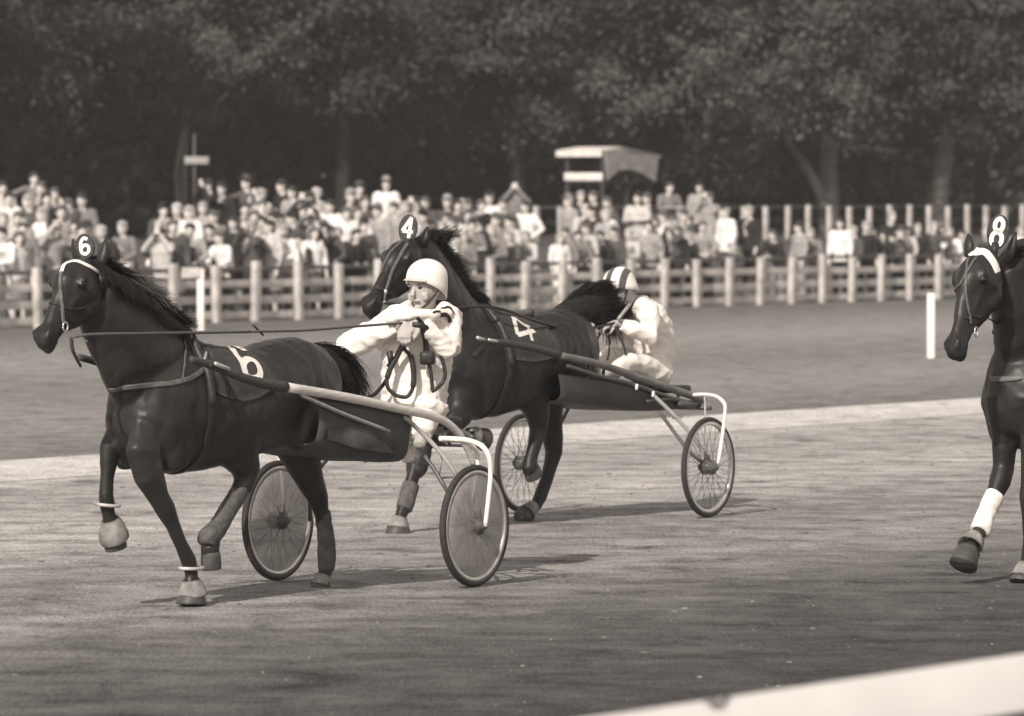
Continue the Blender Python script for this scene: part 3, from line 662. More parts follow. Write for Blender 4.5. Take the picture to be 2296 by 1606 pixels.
# saddle cloth, numbers, harness
bm = body_sheet(f1, T1, 1.90, 1.36, 1.05, lambda x: 1.25 + .25 * math.sin(math.pi * x)); pad_bvh = bvh_of(bm); pad1 = build('saddle_cloth', bm, M['pad'], h1)
painted(h1, pad_bvh, [[(549, 788), (530, 776), (513, 771), (526, 792), (541, 812), (548, 830)], [(548, 835), (545, 815), (556, 806), (572, 812), (582, 830), (580, 846), (566, 850), (552, 842), (547, 826)]], .021, parent=pad1)
bm = NB(); P = [f1.W(1.88 + .03 * math.sin(a), .25 * math.sin(a), 1.10 + .33 * math.cos(a)) for a in [(-1.7 + 3.4 * i / 30) for i in range(31)]]
tube(bm, snap(T1, P, .018), .020, 10, flat=.6); build('harness_saddle', bm, M['leather'], h1)
ringstrap(f1, h1, T1, 'girth', 1.90, 1.05, .34, .42, .022)
strap(h1, T1, 'breast_strap', [(247, 873), (270, 869), (300, 866), (340, 864), (385, 861), (425, 850), (450, 834), (466, 818)], .012, 'leather_l')
strap(h1, T1, 'neck_strap', [(385, 722), (404, 740), (413, 765), (414, 800), (408, 850)], .006, 'leather_l')
strap(h1, T1, 'browband', [(138, 612), (143, 598), (158, 588), (180, 590), (203, 601), (222, 614)], .012, 'paint_no')
strap(h1, T1, 'cheek_strap', [(139, 612), (136, 640), (137, 670), (139, 700), (140, 730)], .007, 'leather_l')
strap(h1, T1, 'noseband', [(103, 672), (115, 675), (127, 680), (140, 688), (165, 694), (190, 690)], .009, 'leather')
bm = NB(); c = on_surface(T1, [(142, 732)], .012)[0]; tube(bm, [c + f1.d * .020 * math.cos(i * .42) + Vector((0, 0, .024 * math.sin(i * .42))) for i in range(16)], .0045, 6)
tube(bm, [on_surface(T1, [(139, 754)], .01)[0], on_surface(T1, [(156, 752)], .016)[0], on_surface(T1, [(158, 740)], .014)[0]], .005, 6); build('bit', bm, M['rim'], h1)
bm = NB(); tube(bm, [J(160, 762, .07), J(163, 785, .08), J(172, 805, .085), J(181, 822, .085)], .010, 8, 4, .008); build('hanging_strap', bm, M['leather'], h1)
head_disc(h1, J(196, 553, 0) + f1.d * .02, f1.d * .9 + Vector((.25, -.35, .12)), Vector((-.18, 0, 1)), .050, .066, [[(a * .86, b * .8) for a, b in SIX[0]]], .0085)
# mane and forelock: blown back over the crest
cr = [J(210, 588, 0), J(240, 602, 0), J(275, 622, 0), J(310, 645, 0), J(345, 668, 0), J(380, 690, 0), J(415, 715, 0)]
cr = snap(T1, [c + Vector((0, 0, .12)) for c in cr], -.01)
G = [[c, c + Vector((.03, .02, .022)), c + Vector((.075, .03, .026)), c + Vector((.12, .05, .010))] for c in cr]
hairs('mane', G, M['hair'], h1, 3000, .0035, 11, .015)
G = [[c + Vector((.01, -.01, .005)), c + Vector((.05, -.05, .0)), c + Vector((.08, -.075, -.045)), c + Vector((.11, -.09, -.10))] for c in cr]
hairs('mane', G, M['hair'], h1, 2600, .0035, 12, .012)
G = [[c, c + Vector((.05, 0, .03)), c + Vector((.11, 0, .02)), c + Vector((.19, 0, -.03))] for c in cr[2:5]]
hairs('mane', G, M['leather_l'], h1, 160, .004, 13, .03)
G = [[J(u, 582, l), J(u - 6, 590, l) + f1.d * .05, J(u - 14, 606, l) + f1.d * .10] for u, l in ((190, -.03), (204, 0), (216, .03))]
hairs('forelock', G, M['hair'], h1, 220, .005, 14, .012)

td = [J(672, 782, a) for a in (-.04, 0, .04)]
G = [[J(665, 786, 0), J(700, 776, 0), J(745, 782, 0), J(785, 805, 0), J(806, 850, 0), J(812, 885, 0)],
     [J(668, 800, 0), J(700, 790, 0), J(735, 800, 0), J(770, 830, 0), J(790, 865, 0), J(797, 892, 0)],
     [J(672, 812, .02), J(700, 810, .02), J(725, 825, .02), J(745, 850, .02), J(765, 875, .02), J(775, 892, .02)],
     [J(680, 825, .02), J(700, 830, .04), J(715, 845, .04), J(728, 862, .04), J(735, 880, .04), J(740, 890, .04)]]
hairs('tail', G, M['hair'], h1, 3000, .007, 21, .028)
bm = NB(); loft(bm, [(J(650, 800, 0), .06, .07), (J(690, 800, 0), .065, .075), (J(725, 810, 0), .07, .085), (J(758, 836, 0), .065, .085), (J(780, 868, 0), .045, .055)], n_, 14); loft(bm, [(J(695, 815, .03), .06, .08), (J(722, 840, .04), .06, .09), (J(742, 870, .04), .05, .07)], n_, 12); build('tail_dock', remesh(bm, .012, 4), M['hair'], h1)

# ---------------------------------------------------------------- horse 2 (number 4)
f2 = Frame(1380, 1150, 37.65); K2 = f2.J; o2 = f2.W(1.3, 0, 0); n2_ = f2.n
nk2 = [(f2.W(1.80, 0, 1.14), .18, .30), (f2.W(1.96, 0, 1.26), .165, .28), (f2.W(2.09, 0, 1.40), .14, .25), (f2.W(2.19, 0, 1.54), .12, .225), (f2.W(2.28, 0, 1.66), .105, .20), (f2.W(2.36, 0, 1.76), .09, .165), (f2.W(2.42, 0, 1.82), .08, .12)]
a_, b_, c_, e_ = .12, -.11, .12, -.13
legs2 = [
 dict(pts=[(K2(1010, 900, b_), .09, .13), (K2(985, 945, b_), .075, .105), (K2(960, 980, b_), .065, .075), (K2(938, 1010, b_), .066, .070), (K2(934, 1038, b_), .060, .064), (K2(926, 1068, b_), .044, .048), (K2(916, 1105, b_), .040, .044), (K2(906, 1138, b_), .044, .048), (K2(898, 1158, b_), .036, .04), (K2(892, 1180, b_), .042, .046)],
      hoof=(K2(892, 1174, b_), K2(892, 1196, b_), 0, .064, .078), bell=[(K2(897, 1160, b_), .045, .05), (K2(893, 1186, b_), .074, .082)],
      wraps=[([(K2(944, 988, b_), .060, .066), (K2(940, 1010, b_), .082, .080), (K2(935, 1045, b_), .074, .074), (K2(928, 1062, b_), .055, .055)], 'leather', 'knee_boot'), ([(K2(922, 1085, b_), .055, .058), (K2(914, 1115, b_), .055, .058), (K2(906, 1142, b_), .052, .056)], 'bandage', 'leg_wrap')]),
 dict(pts=[(K2(1040, 890, a_), .09, .13), (K2(1030, 930, a_), .075, .105), (K2(1010, 955, a_), .062, .070), (K2(990, 975, a_), .056, .06), (K2(1010, 985, a_), .046, .048), (K2(1035, 985, a_), .036, .040), (K2(1058, 980, a_), .040, .044), (K2(1075, 985, a_), .046, .05)],
      hoof=(K2(1068, 978, a_), K2(1086, 986, a_), 0, .054, .066), bell=[(K2(1050, 976, a_), .045, .05), (K2(1066, 980, a_), .062, .068)]),
 dict(pts=[(K2(1225, 850, e_), .12, .17), (K2(1228, 900, e_), .10, .135), (K2(1234, 945, e_), .078, .095), (K2(1240, 985, e_), .064, .08), (K2(1242, 1015, e_), .056, .066), (K2(1234, 1045, e_), .045, .052), (K2(1224, 1080, e_), .042, .046), (K2(1212, 1112, e_), .046, .05), (K2(1203, 1132, e_), .038, .042), (K2(1186, 1146, e_), .044, .046), (K2(1176, 1156, e_), .044, .046)],
      hoof=(K2(1186, 1145, e_), K2(1170, 1162, e_), 0, .050, .058), bell=[(K2(1196, 1136, e_), .045, .046), (K2(1178, 1154, e_), .066, .066)]),
 dict(pts=[(K2(1190, 850, c_), .12, .17), (K2(1196, 900, c_), .10, .12), (K2(1206, 935, c_), .075, .085), (K2(1207, 965, c_), .060, .066), (K2(1198, 1000, c_), .046, .05), (K2(1190, 1030, c_), .042, .046), (K2(1188, 1048, c_), .055, .058), (K2(1190, 1060, c_), .05, .05)],
      hoof=(K2(1188, 1045, c_), K2(1197, 1066, c_), 0, .055, .058)),
]
head2 = (K2(926, 556, 0), K2(824, 700, 0), f2.d + Vector((0, 0, .6)))
ears2 = [(K2(917, 540, -.055), K2(905, 505, -.07)), (K2(950, 545, .055), K2(958, 508, .07))]
h2, T2, HP2 = make_horse(f2, 'black trotter with head held high behind the front driver wearing number 4', dict(neck=nk2, head=head2, ears=ears2, legs=legs2, coat='coat2', ts=-.12, dz=.015), o2)
bm = body_sheet(f2, T2, 1.74, 1.16, 1.05, lambda x: 1.38 + .1 * math.sin(math.pi * x)); pb = bvh_of(bm); pad2 = build('saddle_cloth', bm, M['pad'], h2)
painted(h2, pb, [[(1151, 712), (1160, 752)], [(1160, 752), (1197, 742)], [(1152, 713), (1184, 736)], [(1182, 730), (1193, 765)]], .017, parent=pad2)
bm = NB(); P = [f2.W(1.72, .25 * math.sin(a), 1.10 + .33 * math.cos(a)) for a in [(-1.7 + 3.4 * i / 30) for i in range(31)]]
tube(bm, snap(T2, P, .018), .020, 10, flat=.6); build('harness_saddle', bm, M['leather'], h2)
ringstrap(f2, h2, T2, 'girth', 1.74, 1.05, .34, .42, .022)
strap(h2, T2, 'cheek_strap', [(913, 548), (890, 585), (874, 620), (862, 655), (858, 680)], .008, 'leather_l')
strap(h2, T2, 'bridle_strap', [(905, 540), (880, 562), (862, 590), (850, 610)], .008, 'leather_l')
strap(h2, T2, 'noseband', [(838, 640), (850, 648), (866, 655), (885, 662)], .009, 'leather')
strap(h2, T2, 'breast_strap', [(1060, 800), (1080, 780), (1090, 760)], .014, 'leather')
bm = NB()
for q in ((861, 655), (858, 680)): c = on_surface(T2, [q], .012)[0]; ball(bm, c, .012, (1, 1, 1.6), 8)
build('bit', bm, M['rim'], h2)
head_disc(h2, K2(921, 513, 0) + f2.d * .03, f2.d * .9 + Vector((.15, -.35, .12)), Vector((.12, 0, 1)), .062, .092, FOUR, .011)
bm = NB(); tube(bm, snap(T2, [K2(1098, 672, 0), K2(1125, 668, 0), K2(1155, 670, 0), K2(1185, 672, 0)], .02), .03, 10, 3); build('back_pad', bm, M['pad'], h2)
cr = [K2(945, 540, 0), K2(965, 548, 0), K2(990, 560, 0), K2(1015, 585, 0), K2(1030, 615, 0), K2(1045, 645, 0), K2(1070, 670, 0)]
cr = snap(T2, [c + Vector((.10, .12, .10)) for c in cr], -.02)
G = [[c, c + Vector((.01, 0, .04)), c + Vector((.035, .02, .06)), c + Vector((.07, .03, .04))] for c in cr]
hairs('mane', G, M['hair'], h2, 4200, .0045, 31, .020)
G = [[K2(u, 552, l), K2(u + 4, 538, l), K2(u + 12, 524, l) + Vector((.02, 0, 0)), K2(u + 26, 520, l) + Vector((.02, 0, 0))] for u, l in ((936, -.02), (952, 0), (968, .02), (985, 0), (1000, .02))]
hairs('forelock', G, M['hair'], h2, 700, .005, 33, .022)
bm = NB(); loft(bm, [(K2(1222, 735, 0), .05, .05), (K2(1260, 712, 0), .08, .09), (K2(1300, 692, 0), .08, .11), (K2(1335, 676, 0), .06, .08), (K2(1360, 676, 0), .03, .04)], n2_, 14)
loft(bm, [(K2(1325, 692, 0), .05, .07), (K2(1345, 712, 0), .05, .07), (K2(1352, 738, 0), .03, .04)], n2_, 12)
loft(bm, [(K2(1265, 712, 0), .06, .05), (K2(1282, 730, 0), .045, .04), (K2(1290, 745, 0), .03, .03)], n2_, 12); build('tail_dock', remesh(bm, .016, 5), M['hair'], h2)
G = [[K2(1240, 715, 0), K2(1262, 688, 0), K2(1300, 658, 0), K2(1350, 638, 0), K2(1385, 645, 0)],
     [K2(1240, 720, 0), K2(1270, 700, 0), K2(1320, 675, 0), K2(1365, 658, 0), K2(1400, 676, 0)],
     [K2(1245, 730, 0), K2(1280, 710, 0), K2(1325, 692, 0), K2(1370, 685, 0), K2(1405, 705, 0)],
     [K2(1248, 735, 0), K2(1290, 715, 0), K2(1330, 705, 0), K2(1360, 722, 0), K2(1368, 765, 0)]]
hairs('tail', G, M['hair'], h2, 5200, .007, 41, .030)

# ---------------------------------------------------------------- horse 3 (number 8), cut by the right edge
f3 = Frame(2655, 1176, 33.0); K3 = f3.J; o3 = f3.W(1.3, 0, 0); n3_ = f3.n
def q3(u, v, l=0.): return K3(u, v, l)
P0 = f3.L(q3(2212, 900, -.12)); ts3 = P0.x - 2.33
nk3 = [(f3.W(1.82 + ts3, 0, 1.16), .19, .31), (f3.W(1.98 + ts3, 0, 1.28), .17, .30), (f3.W(2.07 + ts3, 0, 1.43), .165, .30), (f3.W(2.13 + ts3, 0, 1.58), .148, .275), (f3.W(2.19 + ts3, 0, 1.72), .125, .235), (f3.W(2.26 + ts3, 0, 1.82), .10, .17)]
hp = q3(2212, 578, 0); hz = q3(2138, 800, 0)
ln_, lf_ = .11, -.13
legs3 = [
 dict(pts=[(q3(2262, 900, ln_ - .2), .09, .13), (q3(2255, 960, ln_ - .2), .08, .11), (q3(2252, 1010, ln_ - .2), .066, .080), (q3(2250, 1050, ln_ - .2), .060, .066), (q3(2242, 1080, ln_ - .2), .062, .066), (q3(2230, 1110, ln_ - .2), .044, .05), (q3(2212, 1150, ln_ - .2), .036, .042), (q3(2200, 1185, ln_ - .2), .044, .048), (q3(2188, 1210, ln_ - .2), .038, .042), (q3(2170, 1240, ln_ - .2), .046, .05)],
      hoof=(q3(2172, 1228, ln_ - .2), q3(2160, 1266, ln_ - .2), 0, .060, .078), bell=[(q3(2188, 1206, ln_ - .2), .052, .056), (q3(2174, 1228, ln_ - .2), .074, .078)],
      wraps=[([(q3(2230, 1112, ln_ - .2), .056, .062), (q3(2212, 1150, ln_ - .2), .050, .056), (q3(2202, 1180, ln_ - .2), .060, .062), (q3(2197, 1192, ln_ - .2), .058, .06)], 'cloth_white', 'leg_bandage')]),
 dict(pts=[(q3(2330, 900, ln_), .09, .14), (q3(2325, 960, ln_), .085, .12), (q3(2318, 1030, ln_), .068, .085), (q3(2312, 1090, ln_), .056, .064), (q3(2308, 1115, ln_), .056, .06), (q3(2308, 1160, ln_), .042, .046), (q3(2310, 1210, ln_), .038, .044), (q3(2308, 1250, ln_), .046, .05), (q3(2300, 1275, ln_), .036, .04), (q3(2294, 1295, ln_), .046, .05)],
      hoof=(q3(2296, 1280, ln_), q3(2292, 1305, ln_), 0, .058, .072), bell=[(q3(2300, 1266, ln_), .045, .05), (q3(2292, 1298, ln_), .07, .076)]),
 dict(pts=[(f3.W(.75 + ts3, .12, .95), .12, .17), (f3.W(.70 + ts3, .13, .78), .09, .12), (f3.W(.58 + ts3, .13, .58), .06, .075), (f3.W(.56 + ts3, .13, .45), .045, .055), (f3.W(.50 + ts3, .13, .2), .042, .045), (f3.W(.56 + ts3, .13, .06), .04, .045)], hoof=(f3.W(.56 + ts3, .13, .08), f3.W(.58 + ts3, .13, .005), 0, .05, .06)),
 dict(pts=[(f3.W(.80 + ts3, -.12, .95), .12, .17), (f3.W(.95 + ts3, -.13, .80), .09, .12), (f3.W(.95 + ts3, -.13, .62), .06, .075), (f3.W(1.0 + ts3, -.13, .5), .045, .055), (f3.W(1.1 + ts3, -.13, .3), .042, .045), (f3.W(1.12 + ts3, -.13, .15), .04, .045)], hoof=(f3.W(1.12 + ts3, -.13, .16), f3.W(1.15 + ts3, -.13, .09), 0, .05, .06)),
]
hside3 = (n3_ + f3.d * .25).normalized()
h3, T3, HP3 = make_horse(f3, 'glossy dark horse cut off by the right edge wearing number 8 and white headband', dict(neck=nk3, head=(hp, hz, f3.d + Vector((0, 0, .4))), hside=hside3,
    ears=[(q3(2173, 566, -.07), q3(2171, 524, -.09)), (q3(2262, 580, .05), q3(2278, 520, .09))], legs=legs3, coat='coat3', ts=ts3, dz=.02), o3)
strap(h3, T3, 'headband', [(2160, 583), (2168, 576), (2180, 568), (2200, 562), (2215, 570), (2228, 590), (2238, 610)], .034, 'cloth_white', off=.0)
strap(h3, T3, 'cheek_strap', [(2172, 580), (2167, 615), (2165, 650), (2170, 690), (2176, 725)], .007, 'leather_l')
strap(h3, T3, 'bridle_strap', [(2190, 578), (2172, 605), (2158, 628), (2144, 652), (2136, 678)], .007, 'leather_l')
strap(h3, T3, 'noseband', [(2122, 705), (2140, 694), (2158, 700), (2170, 715)], .009, 'leather')
strap(h3, T3, 'breast_strap', [(2222, 850), (2245, 852), (2270, 850), (2292, 846)], .014, 'leather_l')
ringstrap(f3, h3, T3, 'girth', 1.55 + ts3, 1.07, .34, .42, .012)
bm = NB(); c = on_surface(T3, [(2184, 742)], .014)[0]; tube(bm, [c + f3.d * .018 * math.cos(i * .42) + Vector((0, 0, .026 * math.sin(i * .42))) for i in range(16)], .005, 6); build('bit', bm, M['rim'], h3)
head_disc(h3, q3(2238, 520, .03), Vector((-.25, -1, .05)), Vector((.18, 0, 1)), .062, .098, EIGHT, .0125)
bm = NB(); tube(bm, [q3(2228, 575, .03), q3(2232, 545, .03)], .02, 8); build('disc_stem', bm, M['leather'], h3)
cr = [q3(2250, 575, 0), q3(2270, 590, 0), q3(2300, 612, 0), q3(2340, 650, 0), q3(2380, 700, 0), q3(2420, 740, 0)]
cr = snap(T3, cr, -.01)
G = [[c, c + Vector((.06, 0, .04)), c + Vector((.14, .02, .0)), c + Vector((.2, .03, -.08))] for c in cr]
hairs('mane', G, M['hair'], h3, 1200, .006, 51, .025)
G = [[f3.W(.5 + ts3, l, 1.28), f3.W(.3 + ts3, l, 1.3), f3.W(.1 + ts3, l * 1.4, 1.15), f3.W(0 + ts3, l * 1.6, .85)] for l in (-.05, 0, .05)]
hairs('tail', G, M['hair'], h3, 600, .016, 61, .04)

# ================================================================== SULKIES
def wheel(fr, hub, R_, side, parent, discm, tiltn=None):
    """bicycle wheel with a disc cover; axis = across the cart"""
    n = fr.n; d = fr.d; up = Vector((0, 0, 1)); wh = empty('wheel', hub - org(parent)); wh.parent = parent
    def C(r, a, l): return hub + d * math.cos(a) * r + up * math.sin(a) * r + n * l
    K = 64
    def lathe(prof, nm, m, close=False):
        bm = NB(); rs = [[bm.verts.new(C(r, 2 * math.pi * k / K, l)) for k in range(K)] for r, l in prof]
        for a, b in zip(rs, rs[1:] + ([rs[0]] if close else [])): ring_faces(bm, a, b)
        bmesh.ops.recalc_face_normals(bm, faces=bm.faces); return build(nm, bm, m, wh)
    lathe([(R_ - .019 + .019 * math.cos(a), .019 * math.sin(a)) for a in [i * math.pi / 6 for i in range(12)]], 'tyre', M['rubber'], True)
    lathe([(R_ - .030, -.016), (R_ - .034, 0), (R_ - .030, .016), (R_ - .050, .014), (R_ - .055, 0), (R_ - .050, -.014)], 'rim', M['rim'], True)
    if True:
        bm = NB()
        for k in range(36):
            a = 2 * math.pi * k / 36; l = .035 if k % 2 else -.035; tube(bm, [C(.03, a + (.5 if k % 4 < 2 else -.5), l), C(R_ - .045, a, 0)], .0018, 5)
        build('spokes', bm, M['tube_d'], wh)
    if discm is not None: lathe([(R_ - .050, .010), (R_ - .12, .020), (.10, .030), (.045, .034), (.045, .030), (.10, .026), (R_ - .12, .016), (R_ - .052, .006)], 'disc_cover', discm, True)
    if discm is not None: lathe([(R_ - .050, -.010), (R_ - .12, -.020), (.10, -.030), (.045, -.034), (.045, -.030), (.10, -.026), (R_ - .12, -.016), (R_ - .052, -.006)], 'disc_cover', discm, True)
    lathe([(.0, -.07), (.020, -.07), (.024, -.045), (.048, -.040), (.048, .040), (.024, .045), (.020, .07), (.0, .07)], 'hub', M['tube_d'])
    return wh
def sulky(fr, label, near, tip_lat, P, discn, discf, R_=.336):
    """P: named runs of real points on the near side; each is mirrored for the far side"""
    hub_n, hub_f = P['hub']; root = tag(empty('sulky', Vector((fr.o.x, fr.o.y, 0))), label, 'sulky', 'two wheeled racing carts')
    wheel(fr, hub_n, R_, 1, root, discn); wheel(fr, hub_f, R_, -1, root, discf)
    half = (fr.L(hub_n).y - fr.L(hub_f).y) / 2; mid = (fr.L(hub_n).y + fr.L(hub_f).y) / 2
    def far(p): q = fr.L(p); return fr.W(q.x, -q.y + 2 * mid * 0, q.z)
    for nm, pts, r, m, flat in P['near']:
        for f_ in (lambda p: p, far):
            bm = NB(); tube(bm, [f_(p) for p in pts], r[0], 10, 5 if len(pts) > 2 else 0, r[1], side=Vector((0, 0, 1)), flat=flat); build(nm, bm, M[m], root)
    for nm, pts, r, m, flat in P.get('near_only', []):
        bm = NB(); tube(bm, pts, r[0], 10, 5 if len(pts) > 2 else 0, r[1], side=Vector((0, 0, 1)), flat=flat); build(nm, bm, M[m], root)
    return root, far
# ---- sulky 1
_n = M['disc'].node_tree.nodes['Principled BSDF']; _n.inputs['Alpha'].default_value = .42       # cloudy clear plastic covers
hn = J(1083, 1182, .62); hf = J(640, 1168, -.62)
ln = fr_n = f1.L(hn); L2 = f1.L(hf)
hn = f1.W(ln.x, ln.y, .336); hf = f1.W(ln.x + .02, -ln.y, .336)
hn = J(1064, 1182, .60); hf = J(623, 1170, -.60); hn.z = .337; hf.z = .337
S_ = .36
def s1(u, v, l): return J(u, v, l)
near1 = [
 ('shaft', [s1(640, 868, S_), s1(780, 892, S_), s1(900, 918, S_), s1(960, 931, S_), s1(1000, 947, S_), s1(1030, 975, S_), s1(1050, 1010, S_), s1(1063, 1040, S_)], (.026, .022), 'wood', .8),
 ('shaft_tip', [s1(428, 806, S_), s1(470, 818, S_), s1(530, 842, S_), s1(590, 860, S_), s1(641, 868, S_)], (.018, .030), 'tape', .8),
 ('side_rail', [s1(676, 886, S_), s1(760, 924, S_), s1(872, 967, S_)], (.011, .011), 'tube', 1),
 ('stirrup', [s1(884, 935, S_ - .05), s1(877, 965, S_ - .05), s1(869, 996, S_ - .05), s1(888, 1000, S_ - .05), s1(920, 996, S_ - .05)], (.008, .008), 'tube', 1),
 ('arch', [s1(985, 984, .40), s1(1020, 985, .46), s1(1050, 988, .56), s1(1080, 1000, .66), s1(1096, 1024, .70), s1(1100, 1060, .70), s1(1096, 1110, .69), s1(1088, 1180, .67)], (.016, .013), 'white', 1),
 ('inner_fork', [s1(1040, 990, .50), s1(1060, 1002, .54), s1(1071, 1022, .54), s1(1069, 1060, .54), s1(1052, 1180, .53)], (.014, .012), 'white', 1),
 ('stay', [s1(905, 935, S_ - .02), s1(940, 965, S_), s1(985, 1012, .45), s1(1022, 1065, .53), s1(1052, 1130, .535), s1(1050, 1182, .53)], (.013, .012), 'tube', 1),
 ('stay', [s1(950, 1020, .30), s1(975, 1055, .38), s1(1003, 1102, .46), s1(1030, 1150, .50), s1(1045, 1180, .52)], (.012, .011), 'tube_d', 1),
 ('brace', [s1(991, 1022, .44), s1(983, 1070, .40)], (.007, .007), 'tube', 1),
 ('brace', [s1(983, 1072, .40), s1(1015, 1070, .50)], (.006, .006), 'tube_d', 1),
]
root1, far1 = sulky(f1, 'front racing sulky with pale wooden shafts, white wheel arches and grey disc wheels', None, S_, dict(hub=(hn, hf), near=near1), M['disc'], M['disc'])
def seat(fr, root, c, far_=None):
    bm = NB(); box(bm, c, (.30, .34, .05), (fr.d, fr.n, Vector((0, 0, 1))), .02); build('seat', bm, M['leather'], root)
    q = fr.L(c); bm = NB()
    for l in (-.30, .30):
        tube(bm, [fr.W(q.x, l * .5, q.z - .03), fr.W(q.x + .02, l * .9, q.z - .05), fr.W(q.x + .06, l * 1.25, q.z - .08)], .014, 8, 4)
    tube(bm, [fr.W(q.x + .05, -.44, q.z - .12), fr.W(q.x + .05, .44, q.z - .12)], .016, 8)
    tube(bm, [fr.W(q.x - .08, -.10, q.z - .03), fr.W(q.x + .30, -.34, q.z - .10)], .011, 8); tube(bm, [fr.W(q.x - .08, .10, q.z - .03), fr.W(q.x + .30, .34, q.z - .10)], .011, 8)
    build('seat_frame', bm, M['tube_d'], root)
seat1 = J(948, 945, .0); seat(f1, root1, seat1)
# the canvas apron slung under the shafts
def apron(fr, root, top, low, nm='leg_apron', lat0=.34, panel=None):
    """top / low: near-side edge points from front to back; sags down and runs across to the far shaft"""
    bm = NB(); n_ = len(top); g = []
    for i in range(n_):
        a, b = fr.L(top[i]), fr.L(low[i]); row = []
        for k, (f_, l_) in enumerate(((0, 1), (.35, 1.0), (.7, .97), (.92, .88), (1, .6), (1.0, 0), (1, -.6), (.92, -.88), (.7, -.97), (.35, -1), (0, -1))):
            z = a.z + (b.z - a.z) * f_; t = a.x + (b.x - a.x) * f_; row.append(bm.verts.new(fr.W(t, lat0 * l_, z)))
        g.append(row)
    for i in range(n_ - 1):
        for k in range(10): bm.faces.new((g[i][k], g[i + 1][k], g[i + 1][k + 1], g[i][k + 1]))
    bmesh.ops.recalc_face_normals(bm, faces=bm.faces)
    bmesh.ops.subdivide_edges(bm, edges=bm.edges[:], cuts=2, use_grid_fill=True, smooth=.6); bmesh.ops.solidify(bm, geom=bm.faces[:], thickness=.008)
    return build(nm, bm, M['apron'], root)
AL = .33
apron(f1, root1, [s1(u, v, AL) for u, v in ((712, 890), (760, 899), (840, 915), (915, 932))],
      [s1(u, v, AL) for u, v in ((716, 1000), (760, 1018), (830, 1032), (915, 1038))])
bm = NB(); P_ = [(735, 965), (790, 955), (840, 968), (870, 1000), (885, 1018), (800, 1006), (735, 985)]
vs = [bm.verts.new(s1(u, v, AL + .018)) for u, v in P_]; bm.faces.new(vs); bmesh.ops.solidify(bm, geom=bm.faces[:], thickness=.004); build('apron_lit_patch', bm, M['apron_lit'], root1, smooth=False)  # pale patch painting the sunlit part of the apron
# harness fittings on the near shaft
for nm, pts, r, m in (('shaft_loop', [s1(482, 815, S_ + .03), s1(512, 828, S_ + .03)], .012, 'rim'), ('tug_strap', [s1(470, 792, .26), s1(474, 806, .34), s1(472, 822, S_ + .02)], .012, 'leather'), ('buckle', [s1(462, 790, .30), s1(458, 808, .34)], .007, 'rim')):
    bm = NB(); tube(bm, pts, r, 8); build(nm, bm, M[m], root1)

# ---- sulky 2
M['grey_shaft'] = mat('dull_grey_shaft_paint', (.15, .143, .136), .5, .35, 6, .1, spec=.4)
hn2 = K2(1588, 1046, .68); hf2 = K2(1171, 1040, -.68); hn2.z = .337; hf2.z = .337
T_ = .36
near2 = [
 ('shaft', [K2(1254, 797, T_), K2(1344, 817, T_), K2(1440, 850, T_), K2(1523, 878, T_), K2(1578, 897, T_)], (.024, .028), 'grey_shaft', .9),
 ('shaft_tip', [K2(1080, 766, T_), K2(1120, 768, T_), K2(1190, 780, T_), K2(1256, 797, T_)], (.018, .026), 'tape', .8),
 ('side_rail', [K2(1270, 820, T_), K2(1340, 842, T_), K2(1420, 862, T_), K2(1520, 897, T_), K2(1570, 905, T_)], (.014, .014), 'tube_d', 1),
 ('arch', [K2(1555, 886, .40), K2(1580, 885, .50), K2(1605, 889, .62), K2(1622, 902, .72), K2(1626, 920, .74), K2(1620, 975, .73), K2(1610, 1040, .72)], (.013, .012), 'white', 1),
 ('inner_fork', [K2(1580, 888, .56), K2(1581, 920, .60), K2(1582, 1040, .62)], (.007, .007), 'tube', 1),
 ('stay', [K2(1462, 884, T_), K2(1475, 896, .40), K2(1510, 930, .48), K2(1548, 972, .56), K2(1575, 1010, .60), K2(1598, 1042, .64)], (.014, .013), 'tube', 1),
 ('stay', [K2(1478, 922, .36), K2(1505, 960, .44), K2(1545, 1012, .56), K2(1580, 1042, .62)], (.013, .012), 'tube_d', 1),
 ('brace', [K2(1508, 938, .46), K2(1530, 936, .50)], (.006, .006), 'tube', 1),
 ('bar', [K2(1450, 900, T_), K2(1500, 895, T_), K2(1555, 905, T_)], (.010, .010), 'tube_d', 1),
 ('bar', [K2(1520, 905, T_), K2(1555, 908, T_)], (.022, .03), 'tube_d', 1),
]
root2, far2 = sulky(f2, 'second racing sulky with grey shafts carrying the hunched driver behind number 4', None, T_, dict(hub=(hn2, hf2), near=near2), None, None)
seat(f2, root2, K2(1478, 872, .0))
apron(f2, root2, [K2(u, v, .33) for u, v in ((1250, 838), (1300, 845), (1360, 850), (1430, 862), (1500, 888), (1556, 902))],
      [K2(u, v, .33) for u, v in ((1262, 903), (1310, 906), (1360, 912), (1430, 921), (1500, 922), (1560, 912))])
for x in (1318, 1354):
    bm = NB(); tube(bm, [K2(x, 812, .33), K2(x - 2, 852, .33)], .012, 8); build('apron_hanger', bm, M['tape'], root2)
for u, v in ((1428, 862), (1465, 878)):
    bm = NB(); tube(bm, [K2(u, v, .38), K2(u - 1, v + 12, .38)], .010, 8); build('buckle', bm, M['white'], root2)
bm = NB(); tube(bm, [K2(1070, 757, .37), K2(1085, 762, .37)], .012, 8); tube(bm, [K2(1095, 762, .37), K2(1114, 766, .37)], .011, 8); build('shaft_fitting', bm, M['rim'], root2)

